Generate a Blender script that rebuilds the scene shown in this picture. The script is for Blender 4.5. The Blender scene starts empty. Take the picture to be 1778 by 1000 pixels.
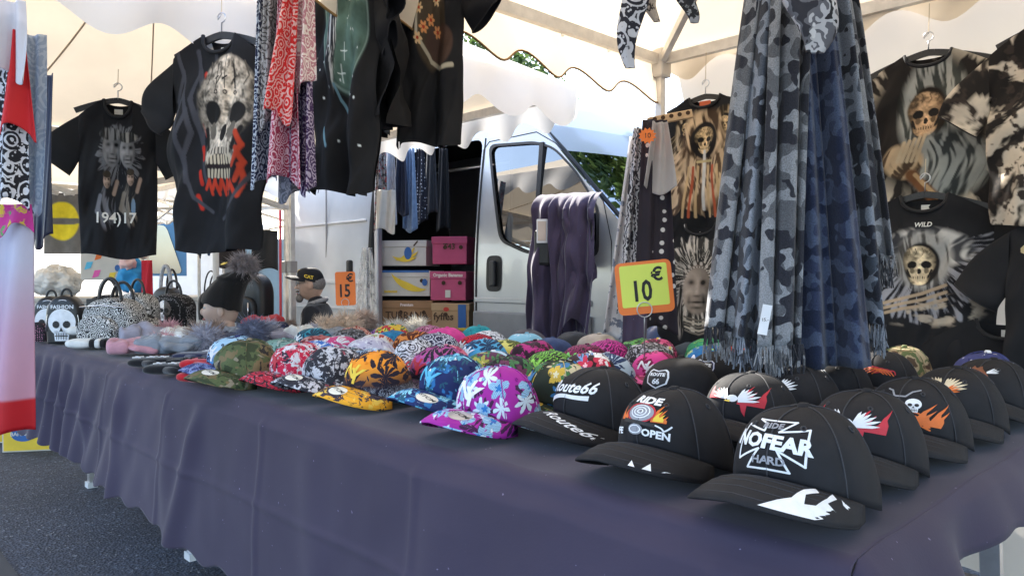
import bpy, bmesh, math, random
import numpy as np
from mathutils import Vector, Matrix, noise as mnoise
from mathutils.geometry import tessellate_polygon
random.seed(7); RNG = np.random.default_rng(7)
S = bpy.context.scene; COL = S.collection
R_ = math.radians
# ---------------------------------------------------------------- camera
YAW, PITCH, CAM, FPX = 46.0, -0.93, Vector((0.365, -0.93, 1.17)), 1293.0
cd = bpy.data.cameras.new('camera'); co = bpy.data.objects.new('camera', cd); COL.objects.link(co)
cd.sensor_width = 36; cd.lens = 36*FPX/1778; cd.clip_start = .02; cd.clip_end = 900
co.location = CAM; co.rotation_euler = (R_(90+PITCH), 0, R_(YAW)); S.camera = co
# ---------------------------------------------------------------- world and sun
SUN_TO = Vector((-1.40, .38, 1.11)).normalized()
elev = math.asin(SUN_TO.z); az = math.atan2(SUN_TO.x, SUN_TO.y)
w = bpy.data.worlds.new('World'); S.world = w; w.use_nodes = True
nt = w.node_tree; bg = nt.nodes['Background']
sky = nt.nodes.new('ShaderNodeTexSky'); sky.sky_type = 'NISHITA'; sky.sun_disc = False
sky.sun_elevation = elev; sky.sun_rotation = az; sky.air_density = 1.0; sky.dust_density = 1.5
nt.links.new(sky.outputs[0], bg.inputs[0]); bg.inputs[1].default_value = .15
sl = bpy.data.lights.new('sun', 'SUN'); sl.energy = 3.4; sl.angle = R_(.53); sl.color = (1, .95, .86)
so = bpy.data.objects.new('sun', sl); COL.objects.link(so)
so.rotation_euler = SUN_TO.to_track_quat('Z', 'Y').to_euler(); so.location = (0, 0, 12)
vs = S.view_settings; vs.view_transform = 'Standard'; vs.look = 'None'; vs.gamma = 1; vs.exposure = 2.3
# ---------------------------------------------------------------- placing helpers
FW = Vector((-math.sin(R_(YAW)), math.cos(R_(YAW)), 0)); RT = Vector((math.cos(R_(YAW)), math.sin(R_(YAW)), 0))
_p = R_(PITCH)
def ray(px, py):
    a = (px-889)/FPX; b = (500-py)/FPX
    f = FW*math.cos(_p)+Vector((0, 0, math.sin(_p))); up = Vector((0, 0, math.cos(_p)))-FW*math.sin(_p)
    return f + RT*a + up*b
def at_z(px, py, z): r = ray(px, py); return CAM + r*((z-CAM.z)/r.z)
def at_y(px, py, y): r = ray(px, py); return CAM + r*((y-CAM.y)/r.y)
def at_x(px, py, x): r = ray(px, py); return CAM + r*((x-CAM.x)/r.x)
def at_d(px, py, dist): return CAM + ray(px, py)*dist
FACE = math.atan2(-RT.y, -RT.x)      # not used by rigid things; angle helpers below
# ---------------------------------------------------------------- object helpers
def tag(o, label=None, cat=None, group=None, kind=None):
    for k, v in (('label', label), ('category', cat), ('group', group), ('kind', kind)):
        if v: o[k] = v
    return o
def empty(name, loc=(0, 0, 0), rz=0, label=None, cat=None, group=None, rot=None):
    o = bpy.data.objects.new(name, None); COL.objects.link(o); o.location = loc
    o.rotation_euler = rot if rot else (0, 0, rz); o.empty_display_size = .05
    return tag(o, label, cat, group)
def link(name, me, m=None, parent=None, loc=None, rot=None):
    o = bpy.data.objects.new(name, me); COL.objects.link(o)
    if m is not None:
        me.materials.clear()
        for mm in (m if isinstance(m, (list, tuple)) else [m]): me.materials.append(mm)
    if parent: o.parent = parent
    if loc is not None: o.location = loc
    if rot is not None: o.rotation_euler = rot
    return o
def mesh(name, V, F, m=None, parent=None, smooth=False, **k):
    me = bpy.data.meshes.new(name); me.from_pydata([tuple(v) for v in V], [], [tuple(f) for f in F]); me.update()
    if smooth: me.polygons.foreach_set('use_smooth', [True]*len(me.polygons))
    return link(name, me, m, parent, **k)
class MB:
    """collects pieces of one part"""
    def __init__(s): s.V = []; s.F = []
    def add(s, V, F):
        n = len(s.V); s.V += [Vector(v) for v in V]; s.F += [tuple(i+n for i in f) for f in F]; return s
    def box(s, c, d, rz=0, rot=None):
        M = Matrix.Rotation(rz, 3, 'Z') if rot is None else rot
        V = [Vector(c)+M @ Vector((x*d[0]/2, y*d[1]/2, z*d[2]/2)) for x in (-1, 1) for y in (-1, 1) for z in (-1, 1)]
        return s.add(V, [(0, 1, 3, 2), (4, 6, 7, 5), (0, 4, 5, 1), (2, 3, 7, 6), (0, 2, 6, 4), (1, 5, 7, 3)])
    def tube(s, P, r, n=8, cap=True):
        P = [Vector(p) for p in P]; k = len(P); rs = r if isinstance(r, (list, tuple)) else [r]*k
        V = []; F = []; ref = None
        for i, p in enumerate(P):
            t = (P[min(i+1, k-1)]-P[max(i-1, 0)]).normalized()
            if ref is None: ref = t.orthogonal().normalized()
            a = (ref - t*ref.dot(t)); a = a.normalized() if a.length > 1e-6 else t.orthogonal().normalized(); ref = a
            b = t.cross(a)
            for j in range(n):
                q = 2*math.pi*j/n; V.append(p+(a*math.cos(q)+b*math.sin(q))*rs[i])
        for i in range(k-1):
            for j in range(n): F.append((i*n+j, i*n+(j+1) % n, (i+1)*n+(j+1) % n, (i+1)*n+j))
        if cap: F.append(tuple(range(n-1, -1, -1))); F.append(tuple(range((k-1)*n, k*n)))
        return s.add(V, F)
    def bar(s, a, b, w, h=None):
        a = Vector(a); b = Vector(b); t = (b-a).normalized(); up = Vector((0, 0, 1)) if abs(t.z) < .95 else Vector((0, 1, 0))
        x = t.cross(up).normalized(); y = x.cross(t); h = h or w
        V = [p+x*sx*w/2+y*sy*h/2 for p in (a, b) for sx, sy in ((-1, -1), (1, -1), (1, 1), (-1, 1))]
        return s.add(V, [(3, 2, 1, 0), (4, 5, 6, 7)]+[(i, (i+1) % 4, 4+(i+1) % 4, 4+i) for i in range(4)])
    def ell(s, c, r, n=16, m=10, rot=None, f=None):
        c = Vector(c); V = []; F = []
        for i in range(m+1):
            th = math.pi*i/m
            for j in range(n):
                ph = 2*math.pi*j/n; v = Vector((math.sin(th)*math.cos(ph)*r[0], math.sin(th)*math.sin(ph)*r[1], math.cos(th)*r[2]))
                if f: v = f(v)
                if rot is not None: v = rot @ v
                V.append(c+v)
        for i in range(m):
            for j in range(n): F.append((i*n+j, (i+1)*n+j, (i+1)*n+(j+1) % n, i*n+(j+1) % n))
        return s.add(V, F)
    def lathe(s, prof, n=20, c=(0, 0, 0)):
        c = Vector(c); V = []; F = []; k = len(prof)
        for r, z in prof:
            for j in range(n): q = 2*math.pi*j/n; V.append(c+Vector((r*math.cos(q), r*math.sin(q), z)))
        for i in range(k-1):
            for j in range(n): F.append((i*n+j, i*n+(j+1) % n, (i+1)*n+(j+1) % n, (i+1)*n+j))
        return s.add(V, F)
    def prism(s, poly, fn, th):
        """poly: 2D outline, fn maps (x,y,offset) to 3D, th thickness"""
        tri = tessellate_polygon([[Vector((x, y, 0)) for x, y in poly]]); n = len(poly)
        A = [fn(x, y, th) for x, y in poly]; B = [fn(x, y, 0) for x, y in poly]
        ar = sum(poly[i][0]*poly[(i+1) % n][1]-poly[(i+1) % n][0]*poly[i][1] for i in range(n))
        F = []
        for t in tri:
            a, b, c = t; ori = (poly[b][0]-poly[a][0])*(poly[c][1]-poly[a][1])-(poly[c][0]-poly[a][0])*(poly[b][1]-poly[a][1])
            F.append(t if ori > 0 else (c, b, a))
        for i in range(n):
            j = (i+1) % n; F.append((i, n+i, n+j, j) if ar > 0 else (j, n+j, n+i, i))
        return s.add(A+B, F)
    def build(s, name, m, parent=None, smooth=False, bevel=0, **k):
        o = mesh(name, s.V, s.F, m, parent, smooth, **k)
        if bevel:
            b = o.modifiers.new('bevel', 'BEVEL'); b.width = bevel; b.segments = 2; b.limit_method = 'ANGLE'
        return o
def auto_smooth(o, ang=40):
    me = o.data; me.polygons.foreach_set('use_smooth', [True]*len(me.polygons))
    bm = bmesh.new(); bm.from_mesh(me)
    for e in bm.edges:
        if len(e.link_faces) == 2 and e.calc_face_angle(0) > R_(ang): e.smooth = False
    bm.to_mesh(me); bm.free(); return o
def grid(name, P, m=None, parent=None, wrap=False, col=None, solid=0, smooth=True, flip=False, **k):
    """P: array (nv,nu,3); col (nv,nu,3) painted print"""
    nv, nu = P.shape[:2]; idx = np.arange(nv*nu).reshape(nv, nu)
    if wrap: idx = np.concatenate([idx, idx[:, :1]], 1)
    a, b, c, d = idx[:-1, :-1], idx[:-1, 1:], idx[1:, 1:], idx[1:, :-1]
    F = np.stack([a, d, c, b] if not flip else [a, b, c, d], -1).reshape(-1, 4)
    me = bpy.data.meshes.new(name); me.from_pydata(P.reshape(-1, 3).tolist(), [], F.tolist()); me.update()
    if smooth: me.polygons.foreach_set('use_smooth', [True]*len(me.polygons))
    if col is not None:
        at = me.color_attributes.new('print', 'FLOAT_COLOR', 'POINT')
        C = np.ones((nv*nu, 4), np.float32); C[:, :3] = col.reshape(-1, 3); at.data.foreach_set('color', C.ravel())
    o = link(name, me, m, parent, **k)
    if solid:
        md = o.modifiers.new('thickness', 'SOLIDIFY'); md.thickness = solid; md.offset = 0
    return o
def text_tris(txt, size=1., bold=0, shear=0, align='CENTER', spacing=1.):
    cu = bpy.data.curves.new('lettering', 'FONT'); cu.body = txt; cu.size = size; cu.align_x = align; cu.align_y = 'CENTER'
    cu.shear = shear; cu.offset = bold; cu.resolution_u = 2; cu.space_character = spacing
    o = bpy.data.objects.new('lettering', cu); COL.objects.link(o)
    dg = bpy.context.evaluated_depsgraph_get(); me = o.evaluated_get(dg).to_mesh()
    V = [v.co.copy() for v in me.vertices]; F = [tuple(p.vertices) for p in me.polygons]
    o.evaluated_get(dg).to_mesh_clear(); bpy.data.objects.remove(o); bpy.data.curves.remove(cu)
    return V, F
def text_on(name, txt, fn, m, parent, size, bold=0, shear=0, sx=1, align='CENTER', rot=0, spacing=1., sub=0):
    V, F = text_tris(txt, size, bold, shear, align, spacing)
    bm = bmesh.new(); vs_ = [bm.verts.new(v) for v in V]
    for f in F:
        try: bm.faces.new([vs_[i] for i in f])
        except ValueError: pass
    if sub:
        bmesh.ops.triangulate(bm, faces=bm.faces)
        for _ in range(4):
            L = [e for e in bm.edges if e.calc_length() > sub]
            if not L: break
            bmesh.ops.subdivide_edges(bm, edges=L, cuts=1); bmesh.ops.triangulate(bm, faces=bm.faces)
    c, s_ = math.cos(rot), math.sin(rot)
    for v in bm.verts:
        x, y = v.co.x*sx, v.co.y; v.co = fn(x*c-y*s_, x*s_+y*c)
    me = bpy.data.meshes.new(name); bm.to_mesh(me); bm.free()
    return link(name, me, m, parent)
# ---------------------------------------------------------------- materials
MATS = {}
def N(nt, kind, **kw):
    n = nt.nodes.new(kind)
    for k, v in kw.items():
        if k in n.inputs.keys(): n.inputs[k].default_value = v
        else: setattr(n, k, v)
    return n
def newmat(name):
    m = bpy.data.materials.new(name); m.use_nodes = True; t = m.node_tree
    return m, t, t.nodes['Principled BSDF'], t.nodes['Material Output']
def ramp(t, fac, stops, interp='LINEAR'):
    r = t.nodes.new('ShaderNodeValToRGB'); r.color_ramp.interpolation = interp; e = r.color_ramp.elements
    while len(e) > 1: e.remove(e[-1])
    e[0].position = stops[0][0]; e[0].color = (*stops[0][1], 1)
    for p, c in stops[1:]: q = e.new(p); q.color = (*c, 1)
    t.links.new(fac, r.inputs[0]); return r.outputs[0]
def mixc(t, fac, a, b, bt='MIX'):
    n = t.nodes.new('ShaderNodeMix'); n.data_type = 'RGBA'; n.blend_type = bt
    for s_, v in ((n.inputs['Factor'], fac), (n.inputs[6], a), (n.inputs[7], b)):
        if hasattr(v, 'is_linked'): t.links.new(v, s_)
        else: s_.default_value = v if isinstance(v, (int, float)) else (*v, 1)
    return n.outputs[2]
def coords(t, which='Object', scale=(1, 1, 1), rnd=False, rot=(0, 0, 0)):
    tc = t.nodes.new('ShaderNodeTexCoord'); mp = t.nodes.new('ShaderNodeMapping'); mp.inputs['Scale'].default_value = scale
    mp.inputs['Rotation'].default_value = rot
    t.links.new(tc.outputs[which], mp.inputs[0])
    if rnd:
        oi = t.nodes.new('ShaderNodeObjectInfo'); ml = t.nodes.new('ShaderNodeMath'); ml.operation = 'MULTIPLY'; ml.inputs[1].default_value = 37.
        t.links.new(oi.outputs['Random'], ml.inputs[0]); t.links.new(ml.outputs[0], mp.inputs['Location'])
    return mp.outputs[0]
def bump(t, b, h, strength, dist=.002):
    n = N(t, 'ShaderNodeBump'); n.inputs['Strength'].default_value = strength; n.inputs['Distance'].default_value = dist
    t.links.new(h, n.inputs['Height']); t.links.new(n.outputs[0], b.inputs['Normal'])
def noise_out(t, vec, scale, detail=3., rough=.55):
    n = N(t, 'ShaderNodeTexNoise', Scale=scale, Detail=detail, Roughness=rough); t.links.new(vec, n.inputs['Vector']); return n.outputs['Fac']
def mat(name, col, rough=.7, metal=0, var=.12, nscale=8., bmp=0, bscale=200., spec=.5, trans=0, sheen=0):
    """plain procedural material: base colour with slow wear variation and fine relief; trans = share of light let through"""
    if name in MATS: return MATS[name]
    m, t, b, out = newmat(name); v = coords(t)
    f = noise_out(t, v, nscale, 4); c = ramp(t, f, [(.25, tuple(x*(1-var) for x in col)), (.75, tuple(min(1, x*(1+var)) for x in col))])
    t.links.new(c, b.inputs['Base Color']); b.inputs['Roughness'].default_value = rough; b.inputs['Metallic'].default_value = metal
    b.inputs['Specular IOR Level'].default_value = spec
    if sheen: b.inputs['Sheen Weight'].default_value = sheen
    if bmp: bump(t, b, noise_out(t, v, bscale, 2), bmp)
    if trans:
        tr = N(t, 'ShaderNodeBsdfTranslucent'); t.links.new(c, tr.inputs[0]); mx = N(t, 'ShaderNodeMixShader'); mx.inputs[0].default_value = trans
        t.links.new(b.outputs[0], mx.inputs[1]); t.links.new(tr.outputs[0], mx.inputs[2]); t.links.new(mx.outputs[0], out.inputs[0])
    MATS[name] = m; return m
def weave(t, b, scale=900., strength=.25):
    v = coords(t); w1 = N(t, 'ShaderNodeTexWave', Scale=scale); w1.bands_direction = 'DIAGONAL'; t.links.new(v, w1.inputs['Vector'])
    bump(t, b, w1.outputs['Fac'], strength, .0006)
def mat_print(name='printed_cotton', rough=.85):
    if name in MATS: return MATS[name]
    m, t, b, out = newmat(name); a = N(t, 'ShaderNodeAttribute'); a.attribute_name = 'print'
    v = coords(t); f = noise_out(t, v, 14, 4); g = ramp(t, f, [(.3, (.86,)*3), (.7, (1.12,)*3)])
    t.links.new(mixc(t, 1., a.outputs['Color'], g, 'MULTIPLY'), b.inputs['Base Color']); b.inputs['Roughness'].default_value = rough
    b.inputs['Specular IOR Level'].default_value = .25
    bump(t, b, noise_out(t, v, 700, 2), .25, .0008); MATS[name] = m; return m
# ================================================================ GROUND
def ground_mat(name, base, speck, scale, brown=None):
    m, t, b, out = newmat(name); v = coords(t)
    n1 = noise_out(t, v, scale, 2, .7); n2 = noise_out(t, v, 1.3, 5)
    vo = N(t, 'ShaderNodeTexVoronoi', Scale=scale*.9); t.links.new(v, vo.inputs['Vector'])
    c = ramp(t, vo.outputs['Color'], [(.2, tuple(x*.55 for x in base)), (.62, base), (.86, tuple(x*1.5 for x in base)), (.93, speck)])
    c2 = mixc(t, 1., c, ramp(t, n2, [(.3, (.75,)*3), (.7, (1.25,)*3)]), 'MULTIPLY')
    if brown: c2 = mixc(t, ramp(t, noise_out(t, v, .9, 3), [(.35, (0, 0, 0)), (.6, (1, 1, 1))]), c2, mixc(t, .8, c2, brown))
    t.links.new(c2, b.inputs['Base Color']); b.inputs['Roughness'].default_value = .8
    bump(t, b, vo.outputs['Distance'], .9, .006); MATS[name] = m; return m
def sheet(name, x0, x1, y0, y1, z, m, kind='structure'):
    o = mesh(name, [(x0, y0, z), (x1, y0, z), (x1, y1, z), (x0, y1, z)], [(0, 1, 2, 3)], m); return tag(o, kind=kind)
GM = ground_mat('asphalt', (.050, .060, .085), (.19, .21, .25), 95)
sheet('ground', -400, 400, -400, 400, 0, GM)
sheet('gutter_pavement', -9, 1.2, -1.3, -.31, .004, mat('gutter_concrete', (.055, .056, .06), .75, var=.3, nscale=3, bmp=.4, bscale=120))
sheet('gravel_patch', -1.3, 3.5, .9, 2.38, .004, ground_mat('brown_gravel', (.15, .10, .07), (.5, .42, .36), 70))
# loose stones on the asphalt
g = MB()
for i in range(2600):
    if i < 1700: x, y = random.uniform(-5, -1.2), random.uniform(-.9, .7)
    else: x, y = random.uniform(-1.2, 2.4), random.uniform(.5, 2.3)
    r = random.uniform(.0015, .004); a = random.random()*6
    g.add([(x+r*math.cos(a+k*2.1), y+r*math.sin(a+k*2.1), .004) for k in range(3)]+[(x, y, .004+r)], [(0, 1, 3), (1, 2, 3), (2, 0, 3)])
tag(g.build('stone_grit', mat('stone_grit', (.22, .215, .21), .8, var=.5, nscale=60)), 'fine loose stone grit scattered over the asphalt', 'grit', kind='stuff')
# ================================================================ TENTS
CANVAS = mat('cream_canvas', (.84, .73, .57), .75, var=.08, nscale=2.5, bmp=.15, bscale=30, trans=.24)
CANVAS2 = mat('cream_canvas_heavy', (.84, .72, .55), .75, var=.10, nscale=2.2, bmp=.15, bscale=30, trans=.14)
CANVASW = mat('white_canvas', (.93, .91, .88), .75, var=.04, nscale=2.5, bmp=.15, bscale=30, trans=.3)
SEAMC = mat('canvas_seam', (.62, .50, .36), .8)
TRIM = mat('brown_binding', (.30, .17, .06), .8)
ALU = mat('tent_aluminium', (.70, .66, .60), .5, .35, var=.15, nscale=20)
STEELW = mat('steel_tube', (.62, .62, .63), .35, .9, var=.15, nscale=14)
BLACKP = mat('black_plastic', (.015, .015, .017), .4, var=.2)
GREYP = mat('grey_plastic', (.35, .33, .31), .5)
def valance(name, a, b, ztop, zbot, nlobe, m, parent, trim=True, phase=0, amp=.038, out=(0, 0)):
    n = nlobe*14; P = np.zeros((7, n+1, 3)); low = []
    a = np.array(a, float); b = np.array(b, float); nrm = np.array([-(b-a)[1], (b-a)[0]]); nrm /= np.linalg.norm(nrm)
    for i in range(n+1):
        u = i/n; p = a+(b-a)*u; zb = zbot + amp*math.sin(2*math.pi*(nlobe*u+phase))
        for j in range(7):
            v = j/6; o = .015*math.sin(u*17+v*2)*v + .02*v*math.sin(2*math.pi*nlobe*u)
            P[j, i] = (p[0]+nrm[0]*o+out[0]*v, p[1]+nrm[1]*o+out[1]*v, ztop+(zb-ztop)*v)
        low.append(P[6, i].copy())
    o = grid(name, P, m, parent)
    if trim: MB().tube(low, .0045, 5).build('edge_binding', TRIM, o, True)
    return o
def tent(name, x0, x1, y0, y1, ze, za, label, cm, vm, sides, legs=(0, 1, 2, 3), truss=(0, 1, 2, 3)):
    T = empty(name, (0, 0, 0), 0, label, 'tent', 'white pop-up market tents')
    cx, cy = (x0+x1)/2, (y0+y1)/2; cor = [(x0, y0), (x1, y0), (x1, y1), (x0, y1)]
    for k in range(4):                      # four sagging roof panels
        a = np.array((*cor[k], ze)); b = np.array((*cor[(k+1) % 4], ze)); c = np.array((cx, cy, za)); n = 14
        P = np.zeros((n+1, n+1, 3))
        for i in range(n+1):
            for j in range(n+1):
                v = i/n; u = j/n; q = a*(1-u)*(1-v)+b*u*(1-v)+c*v
                sag = .10*math.sin(math.pi*v)*math.sin(math.pi*u)*(1-v*.4); q = q-np.array((0, 0, sag)); P[i, j] = q
        rp = grid('roof_panel', P, cm, T)
        for j in (5, 9): MB().tube([P[i, j]-np.array((0, 0, .004)) for i in range(n-1)], .005, 4).build('roof_seam', SEAMC, rp)
    for sd, zb, nl, ph, tr in sides:
        a, b = cor[sd], cor[(sd+1) % 4]; valance('valance', a, b, ze+.004, zb, nl, vm, T, tr, ph)
    f = MB(); i_ = .03
    for k in range(4):
        a, b = cor[k], cor[(k+1) % 4]
        ia = (a[0]+(i_ if a[0] == x0 else -i_), a[1]+(i_ if a[1] == y0 else -i_)); ib = (b[0]+(i_ if b[0] == x0 else -i_), b[1]+(i_ if b[1] == y0 else -i_))
        MB().bar((*ia, ze-.035), (*ib, ze-.035), .03, .045).build('eave_bar', ALU, T)
        if k in truss:
            A = Vector((*ia, 0)); B = Vector((*ib, 0)); M = (A+B)/2
            for P0, P1 in ((A, M), (M, B)):
                MB().bar(P0+Vector((0, 0, ze-.06)), P1+Vector((0, 0, ze-.42)), .022, .032).build('truss_bar', ALU, T)
                MB().bar(P0+Vector((0, 0, ze-.42))+(P1-P0)*.02, P1+Vector((0, 0, ze-.06)), .020, .030).build('truss_bar', ALU, T)
        MB().bar((*ia, ze-.05), (cx, cy, za-.06), .025, .035).build('rafter', ALU, T)
        if k in legs:
            L = MB().bar((*ia, 0), (*ia, 1.25), .042).bar((*ia, 1.2), (*ia, ze), .034); l = L.build('leg', ALU, T)
            MB().box((ia[0], ia[1], 1.24), (.06, .06, .09)).build('clamp', GREYP, l, bevel=.005)
            MB().box((ia[0], ia[1], .006), (.11, .11, .012)).build('foot_plate', STEELW, l)
            MB().box((ia[0], ia[1], ze-.05), (.075, .075, .13)).build('corner_bracket', mat('bracket_nylon', (.62, .57, .5), .5), l, bevel=.008)
    return T
# cor order: (x0,y0)front-left,(x1,y0),(x1,y1)back-right,(x0,y1); side k joins cor k to k+1
T1 = tent('market_tent', -1.68, 2.6, -1.25, 2.0, 2.20, 3.15, 'cream market tent whose scalloped brown-edged valance hangs over the cap table', CANVAS, CANVAS,
     [(3, 2.005, 10, .55, True), (2, 2.10, 12, .2, False)], truss=())
T2 = tent('market_tent', -5.03, -2.10, -1.1, 1.9, 2.115, 2.95, 'white market tent with scissor frame over the bag end of the table', CANVAS2, CANVASW,
     [(1, 1.935, 9, .15, False), (2, 1.95, 9, .1, False), (3, 1.93, 9, 0, False)], legs=(0, 3), truss=(0, 3))
T3 = tent('market_tent', -8.35, -5.06, -1.3, 1.9, 2.12, 2.98, 'white market tent of the neighbouring stall behind the handbags', CANVAS2, CANVASW,
     [(1, 1.96, 9, .3, False), (3, 1.97, 9, 0, False), (2, 1.97, 9, .2, False)])
T4 = tent('market_tent', -9.6, -6.5, 1.97, 5.1, 2.16, 3.0, 'white market tent added behind the tail of the van to shade the ground', CANVAS2, CANVASW,
     [(0, 1.98, 9, .3, False), (3, 1.97, 9, 0, False), (1, 1.97, 9, .2, False)])  # extra tent, added to keep the sun off the ground at the left
# sidewall behind the T-shirts
n = 60; P = np.zeros((14, n+1, 3))
for i in range(14):
    for j in range(n+1):
        u, v = j/n, i/13; x = -1.62+u*4.2
        P[i, j] = (x, 2.04+.22*min(1,v*4)+.025*math.sin(x*9)*v+.012*math.sin(x*23+1)*v + (.10*max(0, v-.9)/.1), 2.19-v*2.17)
SW = grid('tent_sidewall', P, mat('sidewall_canvas', (.80, .74, .66), .75, var=.05, nscale=2, bmp=.15, bscale=30, trans=.16)); tag(SW, 'white canvas sidewall hung behind the wall of printed shirts', 'tent wall')
# small S hooks on the tent bar
for px, py in ((675, 33), (758, 42), (977, 63), (1057, 96)):
    p = at_x(px, py, -1.65); p.z = 2.135
    c = [(p.x, p.y, p.z+.04-.0+.0), (p.x+.006, p.y, p.z+.03), (p.x-.006, p.y, p.z+.01), (p.x-.004, p.y, p.z-.008), (p.x+.008, p.y, p.z-.006)]
    tag(MB().tube(c, .002, 5).build('wire_hook', STEELW, None, True), 'small bent wire hook on the bar above the scalloped valance', 'hook', 'wire hooks on the tent bar')
# ================================================================ VAN
SILVER = None
def car_paint():
    m, t, b, out = newmat('silver_paint'); v = coords(t); f = noise_out(t, v, 900, 1); g = noise_out(t, v, 1.5, 4)
    c = ramp(t, f, [(.3, (.42, .43, .44)), (.7, (.54, .55, .56))]); c = mixc(t, 1., c, ramp(t, g, [(.3, (.9, .9, .89)), (.7, (1.04,)*3)]), 'MULTIPLY')
    t.links.new(c, b.inputs['Base Color']); b.inputs['Metallic'].default_value = .55; b.inputs['Roughness'].default_value = .33
    b.inputs['Coat Weight'].default_value = .6; b.inputs['Coat Roughness'].default_value = .06; return m
SILVER = car_paint()
def glass_mat(name, tint, refl=.25):
    m, t, b, out = newmat(name); t.nodes.remove(b)
    tr = N(t, 'ShaderNodeBsdfTransparent'); tr.inputs[0].default_value = (*tint, 1); gl = N(t, 'ShaderNodeBsdfGlossy'); gl.inputs['Roughness'].default_value = .015
    v = coords(t); f = noise_out(t, v, 2, 3); lw = N(t, 'ShaderNodeFresnel', IOR=1.75); mt = N(t, 'ShaderNodeMath'); mt.operation = 'ADD'
    t.links.new(lw.outputs[0], mt.inputs[0]); t.links.new(ramp(t, f, [(.3, (refl*.9,)*3), (.7, (refl*1.1,)*3)]), mt.inputs[1])
    mx = N(t, 'ShaderNodeMixShader'); t.links.new(mt.outputs[0], mx.inputs[0]); t.links.new(tr.outputs[0], mx.inputs[1]); t.links.new(gl.outputs[0], mx.inputs[2])
    t.links.new(mx.outputs[0], out.inputs[0]); MATS[name] = m; return m
GLASS = glass_mat('tinted_glass', (.16, .2, .19), .22)
WSG = glass_mat('windscreen_glass', (.12, .16, .15), .5)
RUBBER = mat('black_rubber', (.012, .012, .012), .55)
TRIMG = mat('grey_moulding', (.22, .22, .225), .5)
VAN = empty('delivery_van', (-3.6, 3.4, 0), 0, 'silver delivery van with open sliding side door behind the table', 'van')
VO = Vector((-3.6, 3.4, 0))
YL, YR = 2.44, 4.48
def yl(z): return YL+.15*(max(0, z-1.1)/1.4)**1.7 + .05*max(0, .6-z)
def vpx(px, py): p = at_y(px, py, YL); p = at_y(px, py, yl(p.z)); return (p.x, p.z)
def van_mesh(name, polys, m, off=0, parent=VAN, cuts=12, th=0, smooth=True):
    tri = tessellate_polygon([[Vector((x, z, 0)) for x, z in pl] for pl in polys]); flat = [q for pl in polys for q in pl]
    bm = bmesh.new(); vv = [bm.verts.new((x, 0, z)) for x, z in flat]
    for t in tri:
        try: bm.faces.new([vv[i] for i in t])
        except ValueError: pass
    zs = [z for _, z in flat]; lo, hi = min(zs), max(zs)
    for k in range(1, cuts):
        z = lo+(hi-lo)*k/cuts; bmesh.ops.bisect_plane(bm, geom=bm.verts[:]+bm.edges[:]+bm.faces[:], plane_co=(0, 0, z), plane_no=(0, 0, 1))
    for v in bm.verts: v.co.y = yl(v.co.z)-off; v.co -= VO
    bmesh.ops.recalc_face_normals(bm, faces=bm.faces)
    if bm.faces and sum(f.normal.y*f.calc_area() for f in bm.faces) > 0: bmesh.ops.reverse_faces(bm, faces=bm.faces)
    me = bpy.data.meshes.new(name); bm.to_mesh(me); bm.free()
    if smooth: me.polygons.foreach_set('use_smooth', [True]*len(me.polygons))
    o = link(name, me, m, parent)
    if th: md = o.modifiers.new('t', 'SOLIDIFY'); md.thickness = th; md.offset = -1
    return o
def rnd_poly(pts, r, n=4):
    out = []; k = len(pts)
    for i in range(k):
        p = Vector(pts[i]); a = Vector(pts[i-1]); b = Vector(pts[(i+1) % k]); rr = min(r, (a-p).length*.45, (b-p).length*.45)
        p0 = p+(a-p).normalized()*rr; p1 = p+(b-p).normalized()*rr
        for j in range(n+1): u = j/n; out.append(tuple((p0*(1-u)**2+p*2*u*(1-u)+p1*u*u)))
    return out
prof = [(-6.25, .42), (-6.27, 1.2), (-6.22, 2.2), (-6.10, 2.44), (-5.7, 2.52), (-3.75, 2.53), (-3.42, 2.47), (-3.22, 2.33), (-2.97, 2.15), (-2.76, 1.95), (-2.42, 1.63), (-2.10, 1.33), (-1.62, 1.18), (-1.32, 1.02), (-1.2, .8), (-1.18, .42)]
arch = [(-2.05+.42*math.cos(a), .40+.44*math.sin(a)) for a in np.linspace(.02, math.pi-.02, 13)]
outline = prof + [(-1.62, .42)] + arch + [(-2.5, .42)]
carg = rnd_poly([(-4.66, .50), (-3.50, .50), (-3.50, 2.12), (-4.66, 2.12)], .08)
win = rnd_poly([vpx(849, 252), vpx(930, 246), vpx(962, 256), vpx(1000, 296), vpx(1040, 360), vpx(1040, 446), vpx(915, 440), vpx(868, 418)], .07)
van_mesh('side_panel', [outline, carg, win], SILVER)
def grow(poly, k):
    c = Vector((sum(p[0] for p in poly)/len(poly), sum(p[1] for p in poly)/len(poly))); return [tuple(c+(Vector(p)-c)*k) for p in poly]
van_mesh('window_seal', [grow(win, 1.012), grow(win, .96)], RUBBER, .004)
wn = van_mesh('side_window', [grow(win, .97)], GLASS, -.012)
mx_ = vpx(932, 340)[0]
MB().bar(Vector((mx_, yl(1.55)-.004, vpx(932, 438)[1]+.01))-VO, Vector((mx_+.01, yl(2.05)-.004, vpx(932, 249)[1]))-VO, .035, .02).build('window_divider', RUBBER, wn)
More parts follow.
